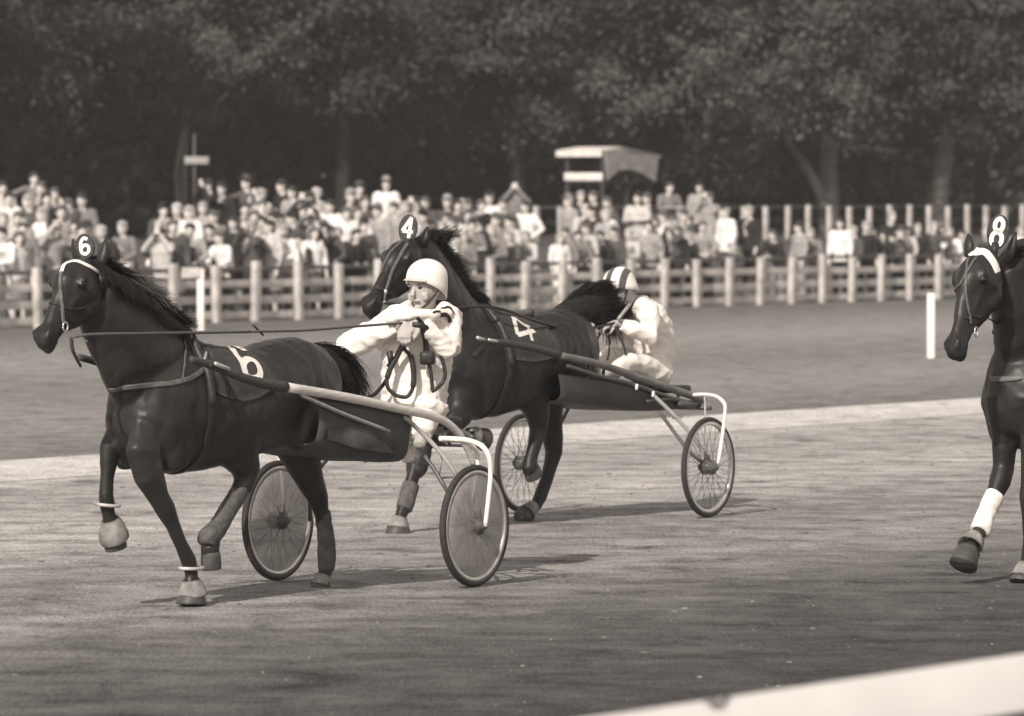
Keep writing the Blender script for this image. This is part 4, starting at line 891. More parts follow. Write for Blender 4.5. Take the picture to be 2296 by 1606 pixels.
# ================================================================== DRIVERS
def chain(bm, pts, seg=14, side=None): loft(bm, [(p, r, r2) for p, r, r2 in pts], side or (1, 0, 0), seg)
def head(bm, c, fw, up, r=1.0):
    """skull, face, nose, chin, ears; c = centre of the head; 0.24 m tall at r=1"""
    fw = fw.normalized(); sd = up.cross(fw).normalized(); up = fw.cross(sd).normalized()
    def H(f, s_, u): return c + (fw * f + sd * s_ + up * u) * r
    loft(bm, [(H(-.005, 0, .118), .035 * r, .045 * r), (H(-.005, 0, .09), .064 * r, .080 * r), (H(-.003, 0, .05), .076 * r, .094 * r), (H(.0, 0, .01), .075 * r, .094 * r), (H(.010, 0, -.03), .068 * r, .082 * r), (H(.022, 0, -.065), .055 * r, .064 * r), (H(.034, 0, -.095), .038 * r, .045 * r), (H(.040, 0, -.112), .022 * r, .026 * r)], sd, 20)
    loft(bm, [(H(.088, 0, .028), .008 * r, .008 * r), (H(.100, 0, .0), .010 * r, .010 * r), (H(.112, 0, -.022), .014 * r, .013 * r), (H(.100, 0, -.034), .013 * r, .010 * r)], sd, 10)
    loft(bm, [(H(.084, -.05, .036), .012 * r, .008 * r), (H(.094, 0, .036), .012 * r, .010 * r), (H(.084, .05, .036), .012 * r, .008 * r)], up, 10)
    loft(bm, [(H(.084, -.022, -.056), .005 * r, .006 * r), (H(.090, 0, -.056), .008 * r, .008 * r), (H(.084, .022, -.056), .005 * r, .006 * r)], up, 10)
    ball(bm, H(.072, 0, -.098), .022 * r, (1, 1, .9), 10)
    for s_ in (-1, 1):
        loft(bm, [(H(.062, s_ * .046, -.02), .022 * r, .018 * r), (H(.058, s_ * .050, -.05), .018 * r, .016 * r)], sd, 8)
        loft(bm, [(H(-.005, s_ * .078, .022), .006 * r, .016 * r), (H(-.010, s_ * .086, .008), .007 * r, .018 * r), (H(-.005, s_ * .080, -.028), .006 * r, .011 * r)], sd, 8)
    return H
def hand(bm, w_, dirn, palm_n, curl=1.2, s=1.0, grip=None):
    """fist-like hand: palm, four fingers of different length curling round, and a thumb from the side"""
    d_ = dirn.normalized(); pn = (palm_n - d_ * palm_n.dot(d_)).normalized(); sd = d_.cross(pn).normalized()
    loft(bm, [(w_, .026 * s, .022 * s), (w_ + d_ * .03 * s, .036 * s, .020 * s), (w_ + d_ * .07 * s, .042 * s, .019 * s), (w_ + d_ * .095 * s, .040 * s, .015 * s)], sd, 14)
    for k, (o, l) in enumerate(((.031, .070), (.011, .080), (-.010, .074), (-.030, .058))):
        p = w_ + d_ * (.088 - abs(o) * .2) * s + sd * o * s; a = .25 + .06 * k; q = [p]
        for j, f in enumerate((.42, .33, .25)):
            p = p + (d_ * math.cos(a) + pn * math.sin(a)) * l * f * s; q.append(p); a += curl * (.9 if j else .8)
        loft(bm, [(x, (.0105 - .0012 * i) * s, (.0105 - .0012 * i) * s) for i, x in enumerate(q)], sd, 8)
    p = w_ + d_ * .03 * s + sd * .034 * s; q = [p, p + (d_ * .6 + sd * .7 + pn * .3) * .03 * s, p + (d_ * 1.4 + sd * .75 + pn * .8) * .035 * s, p + (d_ * 1.8 + sd * .2 + pn * 1.3) * .036 * s]
    loft(bm, [(x, r_ * s, r_ * s) for x, r_ in zip(q, (.014, .013, .011, .009))], pn, 8)

UPV = Vector((0, 0, 1))
# ---- driver 1 : sits upright, leaning back, both hands raised to the chin
D1 = Frame(843, 1176, 30.95)
pel = J(925, 915, .0); chest = J(940, 745, .05); neck1 = J(958, 690, .08); hc1 = J(953, 650, .10)
shR = J(893, 716, -.10); shL = J(1008, 712, .20)
elR = J(790, 776, -.22); elL = J(1002, 800, .30); haR = J(905, 722, .0); haL = J(932, 716, .10)
haR = at(908, 724, (shL.y + shR.y) / 2 - .32); haL = at(936, 718, (shL.y + shR.y) / 2 - .30)
elR = at(772, 782, (shR.y) - .05); elL = at(1008, 786, shL.y - .12)
knR = J(912, 938, -.12) + f1.d * .10; knL = J(955, 940, .14); ftR = J(918, 1030, -.12); ftL = J(940, 1000, .20)
hipR = J(905, 905, -.10); hipL = J(965, 905, .14)
bm = NB(); fw1 = Vector((-.60, -.80, -.03)); Hh1 = head(bm, hc1, fw1, Vector((.03, .06, 1)), 1.05)
chain(bm, [(hc1 + Vector((.0, .02, -.06)), .055, .058), (neck1 + Vector((0, .02, -.02)), .058, .06), (neck1 - Vector((0, 0, .12)), .09, .08)])
chain(bm, [(neck1 - Vector((0, 0, .08)), .14, .08), (chest, .15, .10), (pel, .13, .11)])
for a, b, c, hd in ((shR, elR, haR, 1), (shL, elL, haL, -1)):
    chain(bm, [(a, .05, .05), (b, .038, .038), (c, .028, .028)]); chain(bm, [(a.lerp(chest, .6), .06, .06), (a, .05, .05)])
    dd = (haL - haR).normalized() * hd; hand(bm, c, (dd * .35 + Vector((-.35 * 1, -.3, -.5)) ).normalized(), Vector((0, .6, -.6)), 1.3, 1.0)
for a, b, c in ((hipR, knR, ftR), (hipL, knL, ftL)): chain(bm, [(a, .07, .07), (b, .05, .05), (c, .035, .035)])
b2 = remesh(bm, .0062, 2, .4); drv1 = build('person', b2, M['skin_pale'], None, Vector((pel.x, pel.y, 0)))
tag(drv1, 'winning driver in white suit and plain white helmet raising reins to his chin', 'person', 'sulky drivers')
for nm, f, s_, r_, m in (('eye', .083, .030, .010, 'eye'), ('eye', .083, -.030, .010, 'eye')):
    bm = NB(); ball(bm, Hh1(f, s_, .014), r_, (1.2, 1, .6), 10); build(nm, bm, M[m], drv1)
for s_ in (-.03, .03):
    bm = NB(); tube(bm, [Hh1(.092, s_ - .018, .030), Hh1(.097, s_, .035), Hh1(.092, s_ + .018, .030)], .004, 6); build('eyebrow', bm, M['bandage'], drv1)
bm = NB(); tube(bm, [Hh1(.084, -.026, -.060), Hh1(.0975, 0, -.057), Hh1(.084, .026, -.060)], .0045, 6, 3); build('lips', bm, M['lip'], drv1)
# suit
bm = NB()
chain(bm, [(neck1 - Vector((0, -.01, .035)), .075, .075), (neck1 - Vector((0, 0, .075)), .16, .11), (chest + Vector((0, 0, .03)), .215, .145), (chest.lerp(pel, .45), .195, .15), (chest.lerp(pel, .8), .185, .16), (pel - Vector((0, 0, .02)), .18, .16)], 22)
chain(bm, [(shR.lerp(neck1, .5), .07, .09), (shR, .085, .095), (shR.lerp(elR, .4), .074, .084), (shR.lerp(elR, .8), .078, .088), (elR, .068, .078)], 16)
chain(bm, [(elR, .070, .078), (elR.lerp(haR, .3), .068, .074), (elR.lerp(haR, .6), .052, .056), (elR.lerp(haR, .86), .041, .043)], 16)
chain(bm, [(shL.lerp(neck1, .5), .07, .09), (shL, .076, .09), (shL.lerp(elL, .5), .070, .080), (elL, .064, .074)], 16)
chain(bm, [(elL, .064, .072), (elL.lerp(haL, .4), .056, .06), (elL.lerp(haL, .85), .041, .043)], 16)
chain(bm, [(at(1000, 710, shL.y - .08), .055, .045), (at(968, 706, shL.y - .20), .038, .030), (at(920, 704, shL.y - .26), .034, .026), (at(866, 717, shL.y - .26), .038, .032)], 14)   # sleeve folds bunched under the chin
chain(bm, [(hipR, .11, .12), (hipR.lerp(knR, .5), .095, .10), (knR, .075, .08), (knR.lerp(ftR, .5), .058, .062), (ftR, .04, .044)], 16)
chain(bm, [(hipL, .11, .12), (hipL.lerp(knL, .5), .10, .11), (knL, .075, .085), (knL.lerp(ftL, .6), .055, .06)], 16)
rs = random.Random(3)
for _ in range(26):                                     # cloth folds
    a = rs.uniform(0, 6.28); z = rs.uniform(0, 1); c = chest.lerp(pel, z) + Vector((math.cos(a) * .19, math.sin(a) * .14, 0)); e = c + Vector((rs.uniform(-.08, .08), rs.uniform(-.01, .01), rs.uniform(-.08, .08)))
    tube(bm, [c, (c + e) / 2, e], rs.uniform(.006, .011), 8)
b2 = remesh(bm, .0085, 4, .5)
for v in b2.verts:
    p = Vector((v.co.x * 7, v.co.y * 7, v.co.z * 11)); v.co += v.normal * (.007 * (1 - 2.2 * abs(noise.noise(p))) - .004 + .004 * (1 - 3 * abs(noise.noise(p * 2.1))))
TS1 = bvh_of(b2); suit1 = build('driving_suit', b2, M['cloth_white'], drv1)
for pts, r_ in (([(990, 693), (1001, 690), (1010, 693), (1016, 702)], .010), ([(986, 707), (996, 706), (1004, 711), (1008, 721)], .010), ([(970, 702), (978, 699), (986, 700)], .006)):
    bm = NB(); ribbon('sleeve_badge', suit1, TS1, snap(TS1, catmull(on_surface(TS1, pts, 0), 4), .004), r_, 'cloth_ink'); bm.free()
# helmet
def helmet(nm, c, fw, up, m, parent, r=1.0, peak=True, stripes=None):
    fw = fw.normalized(); sd = up.cross(fw).normalized(); up = fw.cross(sd).normalized(); bm = NB(); rows = []
    for i in range(13):
        th = .12 + (math.pi / 2 + .0) * i / 12; row = []
        for k in range(36):
            a = 2 * math.pi * k / 36; rr = math.sin(min(th, math.pi / 2)); x, y = math.cos(a), math.sin(a)
            drop = -(.050 - .050 * x) * max(0, (th - 1.2) / .49) ** 1.2
            row.append(bm.verts.new(c + (fw * (x * rr * .125 + .0) + sd * (y * rr * .108) + up * (math.cos(th) * .108 + drop + .025)) * r))
        rows.append(row)
    for a, b in zip(rows, rows[1:]): ring_faces(bm, a, b)
    bm.faces.new(rows[0][::-1]); bmesh.ops.recalc_face_normals(bm, faces=bm.faces)
    if nm == 'helmet' and not stripes: pass
    bmesh.ops.solidify(bm, geom=bm.faces[:], thickness=.008)
    o = build(nm, bm, M[m], parent)
    bm = NB(); g = []
    for j in range(4):
        row = []
        for k in range(13):
            a = -.75 + 1.5 * k / 12; e = 1 + .22 * j / 3 * math.cos(a * 1.4)
            row.append(bm.verts.new(c + (fw * (math.cos(a) * .122 * e) + sd * (math.sin(a) * .106 * (1 + .06 * j)) + up * (.022 - .006 * j)) * r))
        g.append(row)
    for a, b in zip(g, g[1:]):
        for k in range(12): bm.faces.new((a[k], a[k + 1], b[k + 1], b[k]))
    bmesh.ops.solidify(bm, geom=bm.faces[:], thickness=.008); bmesh.ops.recalc_face_normals(bm, faces=bm.faces)
    if peak: build('peak', bm, M[m], o)
    else: bm.free()
    bm = NB(); P = [c + (sd * s_ * .100 + fw * f + up * z) * r for s_, f, z in ((1, .0, .01), (.92, .02, -.05), (.45, .05, -.125), (0, .06, -.135), (-.45, .05, -.125), (-.92, .02, -.05), (-1, .0, .01))]
    tube(bm, P, .006, 6, 5); build('chin_strap', bm, M['leather'], o)
    return o, sd, up
helmet('helmet', hc1 + Vector((.010, .004, .038)), fw1 + Vector((-.1, 0, .10)), Vector((.16, .14, 1)), 'helmet', drv1, 1.02)
# goggles hang from the neck
bm = NB(); c = at(958, 803, chest.y - .22); box(bm, c, (.085, .03, .075), None, .02); build('goggles', bm, M['leather'], drv1)

# reins of driver 1 and the whip: real straps held in his hands
YH = haR.y - .03
def loopline(pts, y0, r, bm): tube(bm, [at(u, v, y0 + dy) for u, v, dy in pts], r * .45, 8, 5, side=Vector((0, 1, 0)), flat=2.2)
rn1 = tag(empty('driving_reins', Vector((haR.x, haR.y, 0))), 'long dark reins hanging in loops from the raised hands of the white helmeted driver', 'reins')
bm = NB(); yb = chest.y - .20
for L_ in ([(918, 735, -.1), (905, 765, -.03), (890, 795, 0), (876, 822, 0), (868, 850, 0), (870, 870, 0), (884, 884, 0), (900, 890, 0), (915, 888, 0), (926, 868, 0), (926, 840, 0), (920, 800, 0), (908, 785, 0), (903, 775, 0)],
           [(935, 712, -.12), (955, 735, -.05), (975, 762, 0), (990, 800, .02), (998, 838, .02), (992, 858, .02), (978, 872, .0), (968, 878, .0)],
           [(948, 738, -.08), (952, 765, -.02), (955, 795, 0), (964, 825, 0), (968, 855, 0), (970, 876, 0)],
           [(868, 850, 0), (855, 868, .02), (840, 884, .05), (822, 892, .1)]): loopline(L_, yb, .011, bm)
build('strap', bm, M['leather'], rn1)
bm = NB()
for L_ in ([(914, 742, -.08), (904, 770, -.02), (890, 800, 0), (876, 825, 0), (868, 848, 0)], [(920, 796, 0), (926, 820, 0), (928, 845, 0), (926, 868, 0)], [(948, 738, -.08), (954, 765, -.02), (958, 790, 0)], [(925, 728, -.10), (945, 730, -.10), (960, 738, -.06)]): loopline(L_, yb - .004, .0155, bm)
loopline([(873, 788, .01), (875, 800, 0), (877, 814, 0), (872, 824, 0)], yb, .018, bm)
build('strap_bundle', bm, M['leather'], rn1)
bm = NB()
tube(bm, [J(157, 757, .075), J(205, 750, .13), J(330, 748, .20), J(450, 746, .13), J(560, 744, .10)], .008, 6, 6, side=(0, 0, 1), flat=1.2)
tube(bm, [J(560, 744, .10), J(680, 741, .10), at(800, 732, (J(680, 741, .1).y + haR.y) / 2 + .1), haR], .008, 6, 6)
build('long_rein', bm, M['leather_l'], rn1)
bm = NB(); tube(bm, [J(590, 752, -.10), J(575, 736, -.10), J(568, 730, -.10)], .006, 6); build('rein_keeper', bm, M['leather'], rn1)

# ---- driver 2 : hunched forward, striped helmet, white jacket
pel2 = K2(1466, 832, .0); ch2 = K2(1440, 740, .0); nk2_ = K2(1418, 678, 0); hc2 = K2(1394, 647, .02)
sh2R = K2(1408, 705, -.20); sh2L = K2(1452, 700, .16); el2R = K2(1420, 752, -.22); el2L = K2(1458, 752, .22); hd2R = K2(1360, 722, -.06); hd2L = K2(1382, 724, .08)
hp2R = K2(1450, 838, -.12); hp2L = K2(1480, 838, .12); kn2R = K2(1372, 800, -.16); kn2L = K2(1412, 816, .16); ft2R = K2(1318, 836, -.2); ft2L = K2(1345, 842, .22)
fw2 = Vector((-.85, -.50, -.16)); bm = NB(); Hh2 = head(bm, hc2, fw2, Vector((-.05, 0, 1)), 1.0)
chain(bm, [(hc2 + Vector((.03, .03, -.05)), .055, .055), (nk2_, .06, .06)]); chain(bm, [(nk2_, .12, .08), (ch2, .14, .10), (pel2, .12, .11)])
for a, b, c in ((sh2R, el2R, hd2R), (sh2L, el2L, hd2L)):
    chain(bm, [(a, .045, .045), (b, .038, .038), (c, .027, .027)]); hand(bm, c, Vector((-.8, -.3, -.25)), Vector((.1, .3, -.9)), 1.2)
for a, b, c in ((hp2R, kn2R, ft2R), (hp2L, kn2L, ft2L)): chain(bm, [(a, .07, .07), (b, .05, .05), (c, .035, .035)])
b2 = remesh(bm, .0075, 2, .4); drv2 = build('person', b2, M['skin'], None, Vector((pel2.x, pel2.y, 0)))
tag(drv2, 'hunched driver in crumpled white jacket and striped helmet behind horse number 4', 'person', 'sulky drivers')
bm = NB()
chain(bm, [(nk2_ + Vector((.02, .02, .01)), .075, .07), (nk2_.lerp(ch2, .35) + Vector((.02, .02, 0)), .17, .12), (ch2 + Vector((.02, .03, 0)), .19, .15), (ch2.lerp(pel2, .5) + Vector((.01, .02, 0)), .185, .16), (pel2 + Vector((-.01, 0, .03)), .165, .155), (pel2 - Vector((0, 0, .03)), .15, .14)], 22)
for a, b, c in ((sh2R, el2R, hd2R), (sh2L, el2L, hd2L)): chain(bm, [(a.lerp(nk2_, .5), .07, .08), (a, .082, .09), (a.lerp(b, .5), .078, .085), (b, .070, .078), (b.lerp(c, .5), .06, .062), (b.lerp(c, .88), .045, .045)], 16)
for a, b, c in ((hp2R, kn2R, ft2R), (hp2L, kn2L, ft2L)): chain(bm, smooth_rings([(a, .10, .105), (a.lerp(b, .5), .085, .09), (b, .068, .07), (b.lerp(c, .5), .055, .057), (c, .045, .045)], 3), 16)
for _ in range(30):
    a = rs.uniform(0, 6.28); z = rs.uniform(0, 1); c = ch2.lerp(pel2, z * .8) + Vector((.01 + math.cos(a) * .12, math.sin(a) * .10, 0)); e = c + Vector((rs.uniform(-.06, .06), rs.uniform(-.01, .01), rs.uniform(-.07, .07)))
    tube(bm, [c, e], rs.uniform(.012, .02), 8)
b2 = remesh(bm, .0095, 4, .5)
for v in b2.verts:
    p = Vector((v.co.x * 6, v.co.y * 6, v.co.z * 12)); v.co += v.normal * (.010 * (1 - 2.2 * abs(noise.noise(p))) - .005 + .004 * noise.noise(p * 2.3))
suit2 = build('jacket', b2, M['cloth_white'], drv2)
M['striped'] = mat('striped_helmet_shell', .8, .35)
n = M['striped'].node_tree; tc = n.nodes.new('ShaderNodeTexCoord'); wv = n.nodes.new('ShaderNodeVectorMath'); wv.operation = 'DOT_PRODUCT'; wv.inputs[1].default_value = (.80, -.30, -.1)
n.links.new(tc.outputs['Object'], wv.inputs[0]); mm = n.nodes.new('ShaderNodeMath'); mm.operation = 'SINE'; m2 = n.nodes.new('ShaderNodeMath'); m2.operation = 'MULTIPLY'; m2.inputs[1].default_value = 75.
n.links.new(wv.outputs['Value'], m2.inputs[0]); n.links.new(m2.outputs[0], mm.inputs[0]); cr_ = n.nodes.new('ShaderNodeValToRGB'); cr_.color_ramp.elements[0].position = .35; cr_.color_ramp.elements[1].position = .42
mr = n.nodes.new('ShaderNodeMath'); mr.operation = 'MULTIPLY_ADD'; mr.inputs[1].default_value = .5; mr.inputs[2].default_value = .5; n.links.new(mm.outputs[0], mr.inputs[0]); n.links.new(mr.outputs[0], cr_.inputs[0])
cr_.color_ramp.elements[0].color = (.09, .087, .083, 1); cr_.color_ramp.elements[1].color = (.82, .77, .71, 1); n.links.new(cr_.outputs[0], n.nodes['Principled BSDF'].inputs['Base Color'])
helmet('helmet', hc2 + Vector((-.012, 0, .022)), fw2 + Vector((0, 0, -.20)), Vector((-.22, -.05, 1)), 'striped', drv2, .93, True)
bm = NB(); box(bm, Hh2(.085, 0, .012), (.12, .03, .04), ((UPV.cross(fw2.normalized())).normalized(), fw2.normalized(), UPV), .012); build('goggles', bm, M['leather'], drv2)
rn2 = tag(empty('driving_reins', Vector((hd2L.x, hd2L.y, 0))), 'dark reins hanging from the hands of the hunched second driver', 'reins')
bm = NB()
for L_ in ([(1378, 732, 0), (1388, 752, .0), (1398, 775, 0), (1404, 800, .0), (1408, 822, 0)], [(1352, 735, .1), (1340, 760, .2), (1328, 785, .25), (1318, 806, .3)], [(1362, 738, .1), (1366, 760, .1), (1366, 785, .1), (1362, 808, .1)]):
    tube(bm, [at(u, v, hd2L.y - .06 + dy) for u, v, dy in L_], .018, 8, 4, side=Vector((0, 1, 0)), flat=.4)
tube(bm, [hd2L, K2(1330, 735, .10), K2(1290, 742, .14), K2(1200, 720, .2), K2(1110, 690, .2), K2(1000, 690, .12), K2(862, 680, .1)], .010, 6, 5)
build('strap', bm, M['leather'], rn2)
bm = NB(); tube(bm, [at(1386, 716, hd2L.y - .05), at(1400, 698, hd2L.y), at(1412, 682, hd2L.y + .1)], .012, 8); build('whip_handle', bm, M['tube'], rn2)

# ================================================================== SPECTATORS
# every figure is modelled facing the course (-Y), feet at the origin; five poses, shared by copies with their own clothes
TONE = {'w': ('white', .76), 'p': ('pale', .50), 'l': ('light grey', .32), 'g': ('grey', .19), 'd': ('dark grey', .085), 'k': ('black', .028)}
CLO = {k: mat(v[0].replace(' ', '_') + '_clothing', v[1], .85, .18, 12, .25, spec=.1) for k, v in TONE.items()}
HAIRM = {k: mat('hair_' + k, c, .7, .3, 30) for k, c in (('dark', .035), ('brown', .09), ('fair', .30), ('grey', .42))}
SKINC = mat('sunlit_skin', (.58, .54, .50), .6, .08, 20)
def fig(pose, female=False):
    Vv = Vector; P = {}
    by = {'lean': -.22, 'hunch': -.14}.get(pose, -.02); tz = {'lean': -.12, 'hunch': -.07}.get(pose, 0)
    hip = Vv((0, .06 if pose == 'lean' else 0, .93)); ch_ = Vv((0, by * .6, 1.28 + tz * .6)); nk_ = Vv((0, by, 1.47 + tz)); hd = Vv((0, by - .03, 1.60 + tz))
    sh = [Vv((s * .19, by * .95, 1.40 + tz)) for s in (-1, 1)]
    A = {'stand': [((s * .25, by, 1.14), (s * .24, by - .08, .88)) for s in (-1, 1)],
         'folded': [((s * .25, -.08, 1.15), (-s * .07, -.22, 1.17)) for s in (-1, 1)],
         'hips': [((s * .36, .02, 1.16), (s * .19, -.08, 1.0)) for s in (-1, 1)],
         'binoculars': [((s * .27, -.18, 1.32), (s * .06, -.20, 1.60)) for s in (-1, 1)],
         'point': [((-.45, -.10, 1.32), (-.66, -.22, 1.16)), ((.25, by, 1.14), (.24, by - .08, .88))],
         'lean': [((s * .27, -.36, 1.03), (s * .08, -.52, 1.02)) for s in (-1, 1)],
         'hunch': [((s * .27, -.20, 1.10), (s * .10, -.34, 1.0)) for s in (-1, 1)]}[pose]
    kn_ = [Vv((s * .10, -.03, .50)) for s in (-1, 1)]; an = [Vv((s * .11, .0, .07)) for s in (-1, 1)]
    bm = NB(); fw = Vv((-.12, -1, -.05 if pose not in ('lean', 'hunch') else -.18)); H = head(bm, hd, fw, Vv((0, 0, 1)), .98)
    chain(bm, [(hd - Vv((0, -.01, .06)), .055, .058), (nk_ - Vv((0, 0, .03)), .062, .062)]); chain(bm, [(nk_ - Vv((0, 0, .04)), .12, .07), (ch_, .14, .09), (hip, .13, .09)])
    for s, (e, h_) in zip(sh, A):
        e, h_ = Vv(e), Vv(h_); chain(bm, [(s, .045, .045), (e, .036, .036), (h_, .026, .026)]); dd = (h_ - e).normalized(); chain(bm, [(h_, .03, .022), (h_ + dd * .06, .042, .022), (h_ + dd * .12, .036, .018), (h_ + dd * .17, .02, .012)])
    for k in (0, 1): chain(bm, [(hip + Vv(((k * 2 - 1) * .09, 0, 0)), .08, .08), (kn_[k], .05, .055), (an[k], .036, .04)]); chain(bm, [(an[k] - Vv((0, -.06, .02)), .04, .035), (an[k] - Vv((0, .04, .03)), .045, .035), (an[k] - Vv((0, .16, .045)), .035, .022)], 10)
    body = remesh(bm, .016, 2, .4); bm = NB()
    lo = .86 if not female else .80
    chain(bm, [(nk_ - Vv((0, 0, .03)), .085, .075), (nk_ - Vv((0, 0, .07)), .17, .10), (ch_ + Vv((0, 0, .03)), .205, .135), (ch_.lerp(hip, .55), .185, .135), (hip + Vv((0, 0, -.04)), .19, .145), (Vv((0, hip.y, lo - .05)), .195, .15)], 18)
    for s, (e, h_) in zip(sh, A):
        e, h_ = Vv(e), Vv(h_); chain(bm, [(s.lerp(nk_, .4), .07, .07), (s, .072, .078), (s.lerp(e, .5), .064, .07), (e, .058, .062), (e.lerp(h_, .5), .052, .054), (e.lerp(h_, .93), .040, .042)], 12)
    jk = remesh(bm, .018, 3, .5)
    for v in jk.verts: v.co += v.normal * .008 * noise.noise(v.co * 9)
    bm = NB()
    if female: chain(bm, [(Vv((0, hip.y, .98)), .16, .13), (Vv((0, 0, .75)), .21, .17), (Vv((0, 0, .48)), .25, .20)], 18)
    else:
        for k in (0, 1): chain(bm, [(hip + Vv(((k * 2 - 1) * .085, 0, .06)), .11, .12), (hip + Vv(((k * 2 - 1) * .095, 0, -.12)), .10, .11), (kn_[k], .075, .08), (an[k] + Vv((0, .01, .02)), .062, .07)], 14)
    tr = remesh(bm, .018, 3, .5); bm = NB()
    loft(bm, [(hd + Vv((0, .0, .135)), .05, .06), (hd + Vv((0, -.002, .105)), .084, .102), (hd + Vv((0, .010, .068)), .093, .108), (hd + Vv((0, .040, .02)), .091, .080), (hd + Vv((0, .055, -.03)), .078, .058)], (1, 0, 0), 14)
    if female: loft(bm, [(hd + Vv((0, .03, .06)), .098, .09), (hd + Vv((0, .05, -.02)), .10, .075), (hd + Vv((0, .06, -.10)), .085, .055)], (1, 0, 0), 14)
    hr = remesh(bm, .014, 2, .5); bm = NB()
    c = ch_ + Vv((0, -.128, .02)); vs = [bm.verts.new(c + Vv(p)) for p in ((-.045, .03, .13), (.045, .03, .13), (.05, -.012, .0), (.03, -.006, -.20), (-.03, -.006, -.20), (-.05, -.012, .0))]; bm.faces.new(vs); bmesh.ops.solidify(bm, geom=bm.faces[:], thickness=.012)
    out = []
    for nm, b in (('person', body), ('jacket', jk), ('skirt' if female else 'trousers', tr), ('hair', hr), ('shirt_front', bm)):
        me = bpy.data.meshes.new(nm); b.to_mesh(me); b.free(); me.materials.append(SKINC); me.polygons.foreach_set('use_smooth', [True] * len(me.polygons)); out.append((nm, me))
    return out
POSES = {}
for p in ('stand', 'folded', 'hips', 'binoculars', 'point', 'lean', 'hunch'):
    POSES[p] = fig(p)
    if p in ('stand', 'lean', 'folded'): POSES[p + 'F'] = fig(p, True)
PH = {'lean': 1.60, 'hunch': 1.65}
bm = NB()
for s_ in (-.035, .035): tube(bm, [Vector((s_, -.24, 1.60)), Vector((s_, -.13, 1.61))], .028, 10)
bin_me = bpy.data.meshes.new('binoculars'); bm.to_mesh(bin_me); bm.free(); bin_me.materials.append(M['leather'])
bm = NB(); loft(bm, [(Vector((0, -.04, 1.715)), .09, .10), (Vector((0, -.04, 1.75)), .082, .092), (Vector((0, -.035, 1.775)), .05, .06)], (1, 0, 0), 14); box(bm, Vector((0, -.15, 1.705)), (.13, .10, .012))
cap_me = bpy.data.meshes.new('cap'); bm.to_mesh(cap_me); bm.free(); cap_me.materials.append(M['leather'])
# source pixels of the top of each head, jacket, legs, pose, hair, options (s = white shirt front, F = woman, c = cap, k = child)
CROWD = """5 495 p d stand dark -;22 525 w g stand dark -;90 470 g d point dark -;113 496 l g stand brown -;82 532 p g folded fair F;125 524 l w stand dark F;148 513 d g point brown s;
192 542 g d binoculars brown -;226 528 g d stand dark -;120 566 w p stand fair F;28 622 w d lean dark -;52 578 l g stand brown -;290 618 g g lean grey -;62 604 g d stand dark -;240 602 d d stand dark -;
165 560 l d folded brown -;8 580 p g stand fair F;150 610 k k hunch dark -;205 600 l g stand dark F;180 645 d d lean brown -;348 606 g d hunch fair s;
443 557 d k stand dark s;485 555 l g stand grey -;522 562 w g stand fair F;555 552 l g folded fair -;587 575 g g stand brown F;575 490 k k binoculars dark -;607 499 k k stand dark s;678 483 d d point dark -;668 553 l g folded dark -;
694 574 l g stand brown -;585 614 k d lean dark -;618 634 w k hunch brown -;470 600 p g stand brown F;455 652 w l lean fair k;500 662 l p lean brown k;535 668 w g lean fair k;520 612 l g hunch dark F;
718 515 p g binoculars fair -;716 546 p d stand brown -;776 491 p g folded dark -;802 508 l g stand dark -;830 527 g d binoculars brown -;870 513 l g stand grey -;850 523 p d stand dark F;903 546 w k stand dark -;
955 521 k d stand fair s;979 500 k k stand dark s;995 535 g d folded brown -;943 566 w g stand brown -;880 606 g d stand brown s;788 616 w p hunch fair F;795 642 w d lean brown -;752 662 l g lean grey -;832 642 k k lean dark s;
855 620 w d stand brown F;935 622 k k lean fair -;1017 655 d d lean fair -;1035 560 l g stand brown -;962 628 k k hunch dark -;740 600 p g stand dark F;805 580 d k stand dark -;905 618 g d hunch brown -;990 600 d k stand brown -;
1055 487 w k stand dark -;1081 552 l d stand brown -;1110 550 g g stand fair -;1137 538 l g binoculars dark -;1163 538 g g stand brown F;1224 537 p g stand grey -;1249 545 g g stand dark F;1281 543 l g binoculars brown -;
1311 545 g d stand brown F;1338 525 w k stand fair -;1376 542 d k stand brown -;1409 500 g d binoculars brown -;1238 592 p l stand brown F;1146 602 g g stand fair -;1350 616 g g lean grey -;1205 606 p g hunch fair -;
1402 592 l g stand brown -;1300 590 k k stand dark -;1270 640 d g lean dark -;1438 548 w l hips dark -;1450 632 p l lean fair F;1405 632 l g lean fair F;1558 534 l d stand fair -;1584 522 k k stand fair -;
1625 522 k k stand brown -;1586 560 p d hunch grey -;1620 562 l d stand dark -;1663 538 d k stand brown -;1657 566 w k stand brown -;1527 637 w w stand fair F;1546 622 g g stand brown -;1576 632 g d hunch dark s;1622 619 d d lean dark s;
1649 632 k k lean dark -;1742 525 p g folded dark -;1731 626 p d lean grey s;1602 642 l d lean dark -;1680 620 d d stand dark -;1771 527 k d stand brown s;1826 497 g k folded dark -;1911 498 l k stand brown -;1941 525 l g binoculars brown -;
1865 576 d k stand fair s;1816 576 p d stand brown -;1772 602 l d stand dark s;1916 606 l d hunch brown -;1986 563 w d stand fair -;2050 562 k k stand fair s;1801 632 d d lean brown -;2012 664 d d lean fair k;1936 680 g d lean fair k;
1848 618 k g stand brown -;1790 590 w d stand brown F;2125 630 p g lean brown -;2187 606 l l stand dark -;2296 595 w k stand dark -;2336 617 d k stand fair -;2363 605 k k stand fair -;2395 627 g d lean brown -;2434 577 l d folded fair -;
2466 620 g g folded brown -;2507 611 k k stand fair -;2549 605 d d stand fair -;2574 613 d d stand brown -;2600 624 w g lean fair -;2786 618 w g stand fair F;2450 640 p g lean dark F;2222 625 g l lean fair -;2640 630 d g lean dark -;2700 625 g d lean grey -""".replace('\n', '').split(';')
